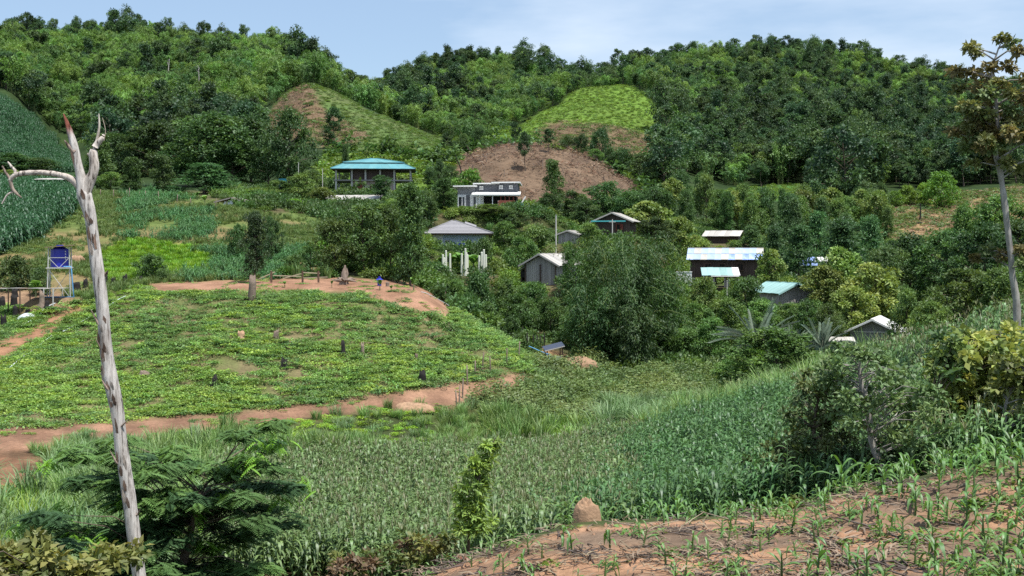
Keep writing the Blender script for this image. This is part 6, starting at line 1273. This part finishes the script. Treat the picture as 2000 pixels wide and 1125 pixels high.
hero('bare_stemmed_tree', 'thin pale stemmed tree with sparse leaves at the end of the crest', 'tree', 34, 1965, [(1965,905,8),(1964,850,7),(1963,800,6),(1975,760,4),(1985,720,3)], clumps_in([(1990,725,36,45,12,17),(2020,790,40,90,24,19),(1980,870,50,30,14,18),(1975,780,40,40,8,14)], rsH), 0.22, 0.65, [(0.13,0.17,0.04),(0.17,0.21,0.05)], 28, 45, (0.4,0.38,0.35), 0.8, bmat=M_PALE, branch=4)
hero('olive_shrub', 'lime tinted shrub growing between the leaning tree and yellow green tree', 'shrub', 37, 1820, [(1820,925,8),(1818,860,6),(1822,800,4)], clumps_in([(1815,850,65,75,44,19),(1800,905,70,25,22,17),(1850,700,34,45,14,17),(1870,890,60,25,16,17)], rsH), 0.2, 0.6, [(0.10,0.16,0.04),(0.14,0.20,0.05),(0.07,0.125,0.035)], 40, 46, (0.16,0.13,0.1), 0.8)
hero('dark_bush', 'dark bush below the leaning tree', 'shrub', 34, 1690, [(1690,955,8),(1688,915,6),(1690,880,4)], clumps_in([(1690,905,85,34,34,18),(1770,890,60,45,26,18),(1620,935,50,22,14,16)], rsH), 0.15, 0.5, [(0.045,0.075,0.028),(0.06,0.09,0.03)], 44, 47, (0.12,0.1,0.08), 0.7)
# feathery legume tree in front of the valley, with some fresh bright leaves
DK = [(165,880,40),(215,872,36),(255,885,30),(300,905,34),(345,902,26),(170,960,42),(120,985,36),(215,950,34),(330,960,34),(385,955,34),(430,930,34),(470,900,32),(500,880,34),(480,835,28),(545,822,26),(530,955,34),(570,945,26),(420,1000,38),(330,1010,38),(230,1040,40),(130,1045,36),(450,1050,38),(520,1015,30),(380,1080,40),(300,1090,40),(480,1105,36),(560,1115,30),(200,1110,40),(270,985,30),(540,900,26),(90,1020,26),(520,985,28),(350,1120,44),(430,1110,40)]
lt = hero('feathery_tree', 'dark feathery leaved tree with flat layered branches behind the dead trunk', 'tree', 31, 345, [(345,1190,26),(352,1130,22),(362,1080,17),(380,1010,12),(400,950,8),(440,900,5)], DK+clumps_in([(350,1040,210,80,36,34),(330,940,200,60,16,30)], rsH), 0.36, 0.15, [(0.05,0.115,0.035),(0.07,0.145,0.04),(0.042,0.10,0.035),(0.09,0.18,0.045)], 64, 48, (0.13,0.11,0.09), 1.3, frond=True)
_q = Q(); _rs = np.random.RandomState(49); _b = np.array(lt.location)
for (px, row, r) in [(525,862,26),(548,850,24),(515,880,20),(590,945,18),(165,1040,26),(195,1050,22),(325,985,18),(375,1030,20),(440,960,20),(105,895,14),(390,985,16),(60,1010,14),(230,1040,18),(470,905,18),(300,905,14),(140,985,16),(420,1060,18),(560,960,14),(250,965,14)]:
    c = np.array([px2x(px, 31), 31-1.0*_rs.rand(), row2z(row, 31)])-_b
    for j in range(14):
        az = _rs.rand()*2*PI; s0 = c+_rs.normal(size=3)*np.array([0.12,0.12,0.06])*r/12; Lf = 0.34*(0.7+0.5*_rs.rand()); d = np.array([math.cos(az), math.sin(az), -0.1]); t = np.linspace(0.1, 1, 9)
        pts = s0+d*Lf*t[:, None]-np.array([0,0,1.])*(Lf*0.75*t**2)[:, None]; sd = np.array([-d[1], d[0], 0])
        for sg in (-1, 1): _q.leaves(pts, np.tile(unit(sd*sg+d*0.3+np.array([0,0,-0.5])), (9,1)), np.tile(d, (9,1)), Lf*0.34*np.sin(PI*np.clip(t*0.9+0.08, 0, 1))+0.02, Lf*0.13, jitter_col((0.19,0.36,0.035), 9, 0.15, _rs))
fl = link('fresh_leaves', _q.mesh('fresh_leaves', M_LEAF), lt); fl['label'] = 'bright yellow green fresh leaves'
hero('corner_shrub', 'yellow olive leafy shrub below the dead trunk', 'shrub', 20, 70, [(70,1230,14),(75,1170,10),(80,1120,6)], clumps_in([(60,1110,100,35,30,26),(165,1125,50,22,14,22),(20,1085,40,25,8,22)], rsH), 0.17, 0.5, [(0.13,0.16,0.04),(0.17,0.19,0.05),(0.09,0.13,0.035)], 40, 50, (0.16,0.13,0.1), 0.8)
hero('slender_sapling', 'slender bright green sapling leaning right above the corn', 'sapling', 30, 915, [(915,1060,6),(920,1010,5),(932,950,4),(945,900,3),(968,855,2)], clumps_in([(915,1010,26,30,12,16),(915,970,30,24,12,16),(930,935,24,20,9,14),(942,900,18,18,7,12),(960,868,12,12,4,9),(935,1030,26,12,6,12)], rsH), 0.17, 0.3, [(0.12,0.21,0.04),(0.15,0.25,0.045)], 34, 51, (0.15,0.14,0.08), 0.3, droop=0.5)
for (px, D, ells, lab, s) in [(850,29.5,[(845,1062,60,20,14,16),(800,1085,45,15,8,14)],'olive and reddish weed clump on the lip of the ploughed field',52),(690,28,[(690,1108,50,18,12,15)],'yellow green weed clump at the foot of the corn',53),(745,28.5,[(750,1090,40,16,9,14)],'leafy weed clump between sapling and the feathery tree',54),(1560,29,[(1560,990,30,10,4,10)],'small leafy weed at the foot of the brownish shrub',55)]:
    hero('weed_clump', lab, 'weeds', D, px, [(px,ells[0][1]+40,4),(px,ells[0][1]+10,3),(px,ells[0][1]-8,2)], clumps_in(ells, rsH), 0.15, 0.5, [(0.13,0.17,0.045),(0.17,0.2,0.05),(0.16,0.12,0.06),(0.10,0.16,0.04)], 34, s, (0.14,0.12,0.08), 0.4)

# ------------------------------------------------------------------ young corn on the ploughed field, each plant its own thing
def cleaf(seed, curl):
    rs = np.random.RandomState(seed); q = Q(); t = np.linspace(0, 1, 7)[:, None]; tw = rs.normal()*0.25
    pts = np.concatenate([0.78*t-0.12*t**3, tw*0.15*t**2, 0.85*t-curl*t**2.3], 1); w = np.array([0.35,0.75,1,1,0.82,0.5,0.04])*0.105; k = 7
    for s in (-1, 1):
        e = pts+np.array([[0, s, 0.35]])*w[:, None]*0.5; v = np.concatenate([pts, e]); c = np.array((0.10,0.215,0.04) if s > 0 else (0.085,0.19,0.04)); C = np.tile(c, (14, 1)); q.add(v, [[i, i+1, 7+i+1, 7+i] for i in range(6)], C)
    return q.mesh('leaf', M_CORN)
CLEAF = [cleaf(i, c) for i, c in enumerate((0.75, 1.05, 1.35, 0.55))]
sq = Q(); sq.tube([(0,0,-0.1),(0,0,0.4),(0,0,1.0)], [0.022,0.02,0.008], (0.11,0.19,0.05), 6); CSTALK = sq.mesh('stalk', M_CORN, True)
def young_corn(p, h, rs, label, group):
    e = empty('corn_plant', p, rs.rand()*6.28); e.rotation_euler = (rs.normal()*0.08, rs.normal()*0.08, rs.rand()*6.28); tag(e, label, 'corn', group)
    s = link('stalk', CSTALK, e); s.scale = (0.6+h*0.6, 0.6+h*0.6, h*0.62); n = 6+rs.randint(3)
    for i in range(n):
        l = link('leaf', CLEAF[rs.randint(4)], e); f = 0.12+0.5*i/n; l.location = (0, 0, h*f); k = h*(0.5+0.28*math.sin(PI*(i+0.6)/n))*(0.85+0.3*rs.rand()); up = 0.6+0.6*i/n
        l.scale = (k*(1.15-0.45*i/n), k*(0.9+0.5*rs.rand()), k*up); l.rotation_euler = (0, 0, (i % 2)*PI+rs.normal()*0.45)
def corn_rows():
    rs = np.random.RandomState(77); pts = []
    n = 26000; Da = 17+rs.rand(n)*13.5; pa = 800+rs.rand(n)*1260; xa = px2x(pa, Da); za = gz(xa, Da); ra = HOR-F*za/Da; zz_ = zone_of(xa, Da, za) == ZID['ploughed_field']
    ca = ra < np.interp(pa, [800,1000,1130,1450,1700,2000], [1135,1080,1040,1026,972,925]); good = (ra < 1175) & (pa < 2040) & (zz_ | ca)
    va = (Da+0.18*xa)/0.78; good &= np.abs(va-np.round(va)) < 0.16
    for i in np.where(good)[0]:
        D, px, x, z, row, crest = Da[i], pa[i], xa[i], za[i], ra[i], ca[i]
        den = np.interp(px, [800,1100,1400,1700,1850,2040], [0.03,0.06,0.10,0.14,0.4,0.55]); den = max(den, 0.32 if (crest and px > 1250) else 0)
        if rs.rand() > den: continue
        if min([99]+[math.hypot(x-a, D-c) for (a, c, *_r) in pts]) < (0.36 if px > 1750 else 0.45): continue
        h = np.interp(px, [800,1150,1500,1750,2000], [0.45,0.53,0.58,0.68,0.74])*(0.75+0.5*rs.rand()); pts.append((x, D, z, h, crest, px))
        if len(pts) >= 200: break
    for (x, D, z, h, crest, px) in pts:
        if px > 1800: lab, g = 'vigorous knee high corn plant in the dense corner of the ploughed field', 'dense young corn'
        elif crest: lab, g = 'young corn plant on the crest line of the ploughed field', 'young corn on the crest'
        elif h > 0.6: lab, g = 'sturdy young corn plant in the open rows on red soil', 'larger young corn in rows'
        else: lab, g = 'small young corn plant in the open rows on red soil', 'smaller young corn in rows'
        young_corn(Vector((x, D, z)), h, rs, lab, g)
    return len(pts)
print('young corn', corn_rows())
for (px, D, h) in [(1645,29.2,1.35),(1325,29.5,0.9),(1110,29,1.0)]: young_corn(ground(px, D), h, rsH, {1645:'tall pale corn plant sticking up beside the dark bush',1325:'tall corn plant rising at the lip of the field',1110:'tall corn plant left of the termite mound'}[px], None)
# litter, clods and low weeds on the ploughed soil
lit_c = proto_collection('litter', [
    tuft_mesh(700, lambda q, rs: [q.tube([(x, y, 0.02), (x+rs.normal()*0.25, y+rs.normal()*0.12, 0.03+0.04*rs.rand())], [0.008, 0.005], (0.30,0.24,0.17), 3) for x, y in rs.normal(size=(9, 2))*0.25]),
    tuft_mesh(701, lambda q, rs: [q.strip([(x, y, 0.02), (x+0.15, y+0.05*rs.normal(), 0.05), (x+0.3, y+0.1*rs.normal(), 0.02)], [0.02,0.03,0.01], (0,1,0.2), (0.24,0.19,0.13)) for x, y in rs.normal(size=(8, 2))*0.25]),
    tuft_mesh(702, lambda q, rs: [q.tube([(x, y, -0.02), (x+0.01, y, 0.015+0.01*rs.rand()), (x+0.012, y, 0.025)], [0.022*(0.4+rs.rand()), 0.02*(0.4+rs.rand()), 0.003], (0.31,0.17,0.10), 5, 0.3, rs) for x, y in rs.normal(size=(7, 2))*0.25]),
    tuft_mesh(703, lambda q, rs: broad_tuft(q, rs, 26, 0.16, 0.10, 0.09, 0.05, (0.10,0.19,0.04))),
    tuft_mesh(704, lambda q, rs: [q.tube([(x, y, 0.01), (x+rs.normal()*0.2, y+rs.normal()*0.2, 0.05*rs.rand())], [0.012, 0.008], (0.11,0.085,0.07), 3) for x, y in rs.normal(size=(10, 2))*0.2])])
def litter():
    x, y = sample(5200, 15, 31, 760, 2150, rsG); z = gz(x, y); zo = zone_of(x, y, z); px, row = pix(x, y, z); ok = (zo == ZID['ploughed_field']); u = rsG.rand(len(x)); n2 = fbm(x/1.3, y/0.5, 5, 3)
    ok &= (rsG.rand(len(x)) < np.where(n2 > 0.54, 0.6, 0.10)); wd = np.interp(px, [800,1500,1850,2000], [0.05,0.12,0.45,0.6])
    idx = np.where(u < wd, 3, np.where(n2 > 0.54, np.where(rsG.rand(len(x)) < 0.5, 4, 1), rsG.randint(0, 3, len(x))))
    scatter('field_litter', np.stack([x, y, z], 1)[ok], (0.7+0.8*rsG.rand(len(x)))[ok], lit_c, 5, rsG, 'dry stalks, clods and small weeds on the red soil', 'litter', 0.1, 0.2, idx[ok])
litter()
b = ground(1630, 19.6); q = Q(); q.tube([(-0.55,-0.3,0.04),(0,0,0.08),(0.6,0.42,0.14)], [0.03,0.028,0.015], (0.3,0.2,0.14), 6, 0.1); tag(link('fallen_branch', q.mesh('fallen_branch', M['stump'], True), None, b), 'dry brown stick lying between the corn rows', 'branch')

# ------------------------------------------------------------------ single out the tallest, widest and smallest of each set of look-alike trees
def refine_labels():
    g = {}
    for o in COL.objects:
        if o.parent is None and o.type == 'EMPTY' and 'group' in o.keys() and o.get('category') in ('tree', 'shrub') and o['group'] != 'skyline trees': g.setdefault(o['label'], []).append(o)
    for lab, os_ in g.items():
        if len(os_) < 2 or len(os_) > 12: continue
        hs = [(o.scale.z/o.location.y, o) for o in os_]; ws = [(o.scale.x/o.location.y, o) for o in os_]; done = set(); ar = lab[0]
        def put(o, w):
            if o.name not in done: o['label'] = w+' '+lab; done.add(o.name)
        put(max(hs, key=lambda a: a[0])[1], 'tallest'); put(min(hs, key=lambda a: a[0])[1], 'shortest')
        if len(os_) > 3: put(max([w for w in ws if w[1].name not in done], key=lambda a: a[0])[1], 'widest')
        if len(os_) > 4: put(min([w for w in ws if w[1].name not in done], key=lambda a: a[0])[1], 'narrowest')
refine_labels()
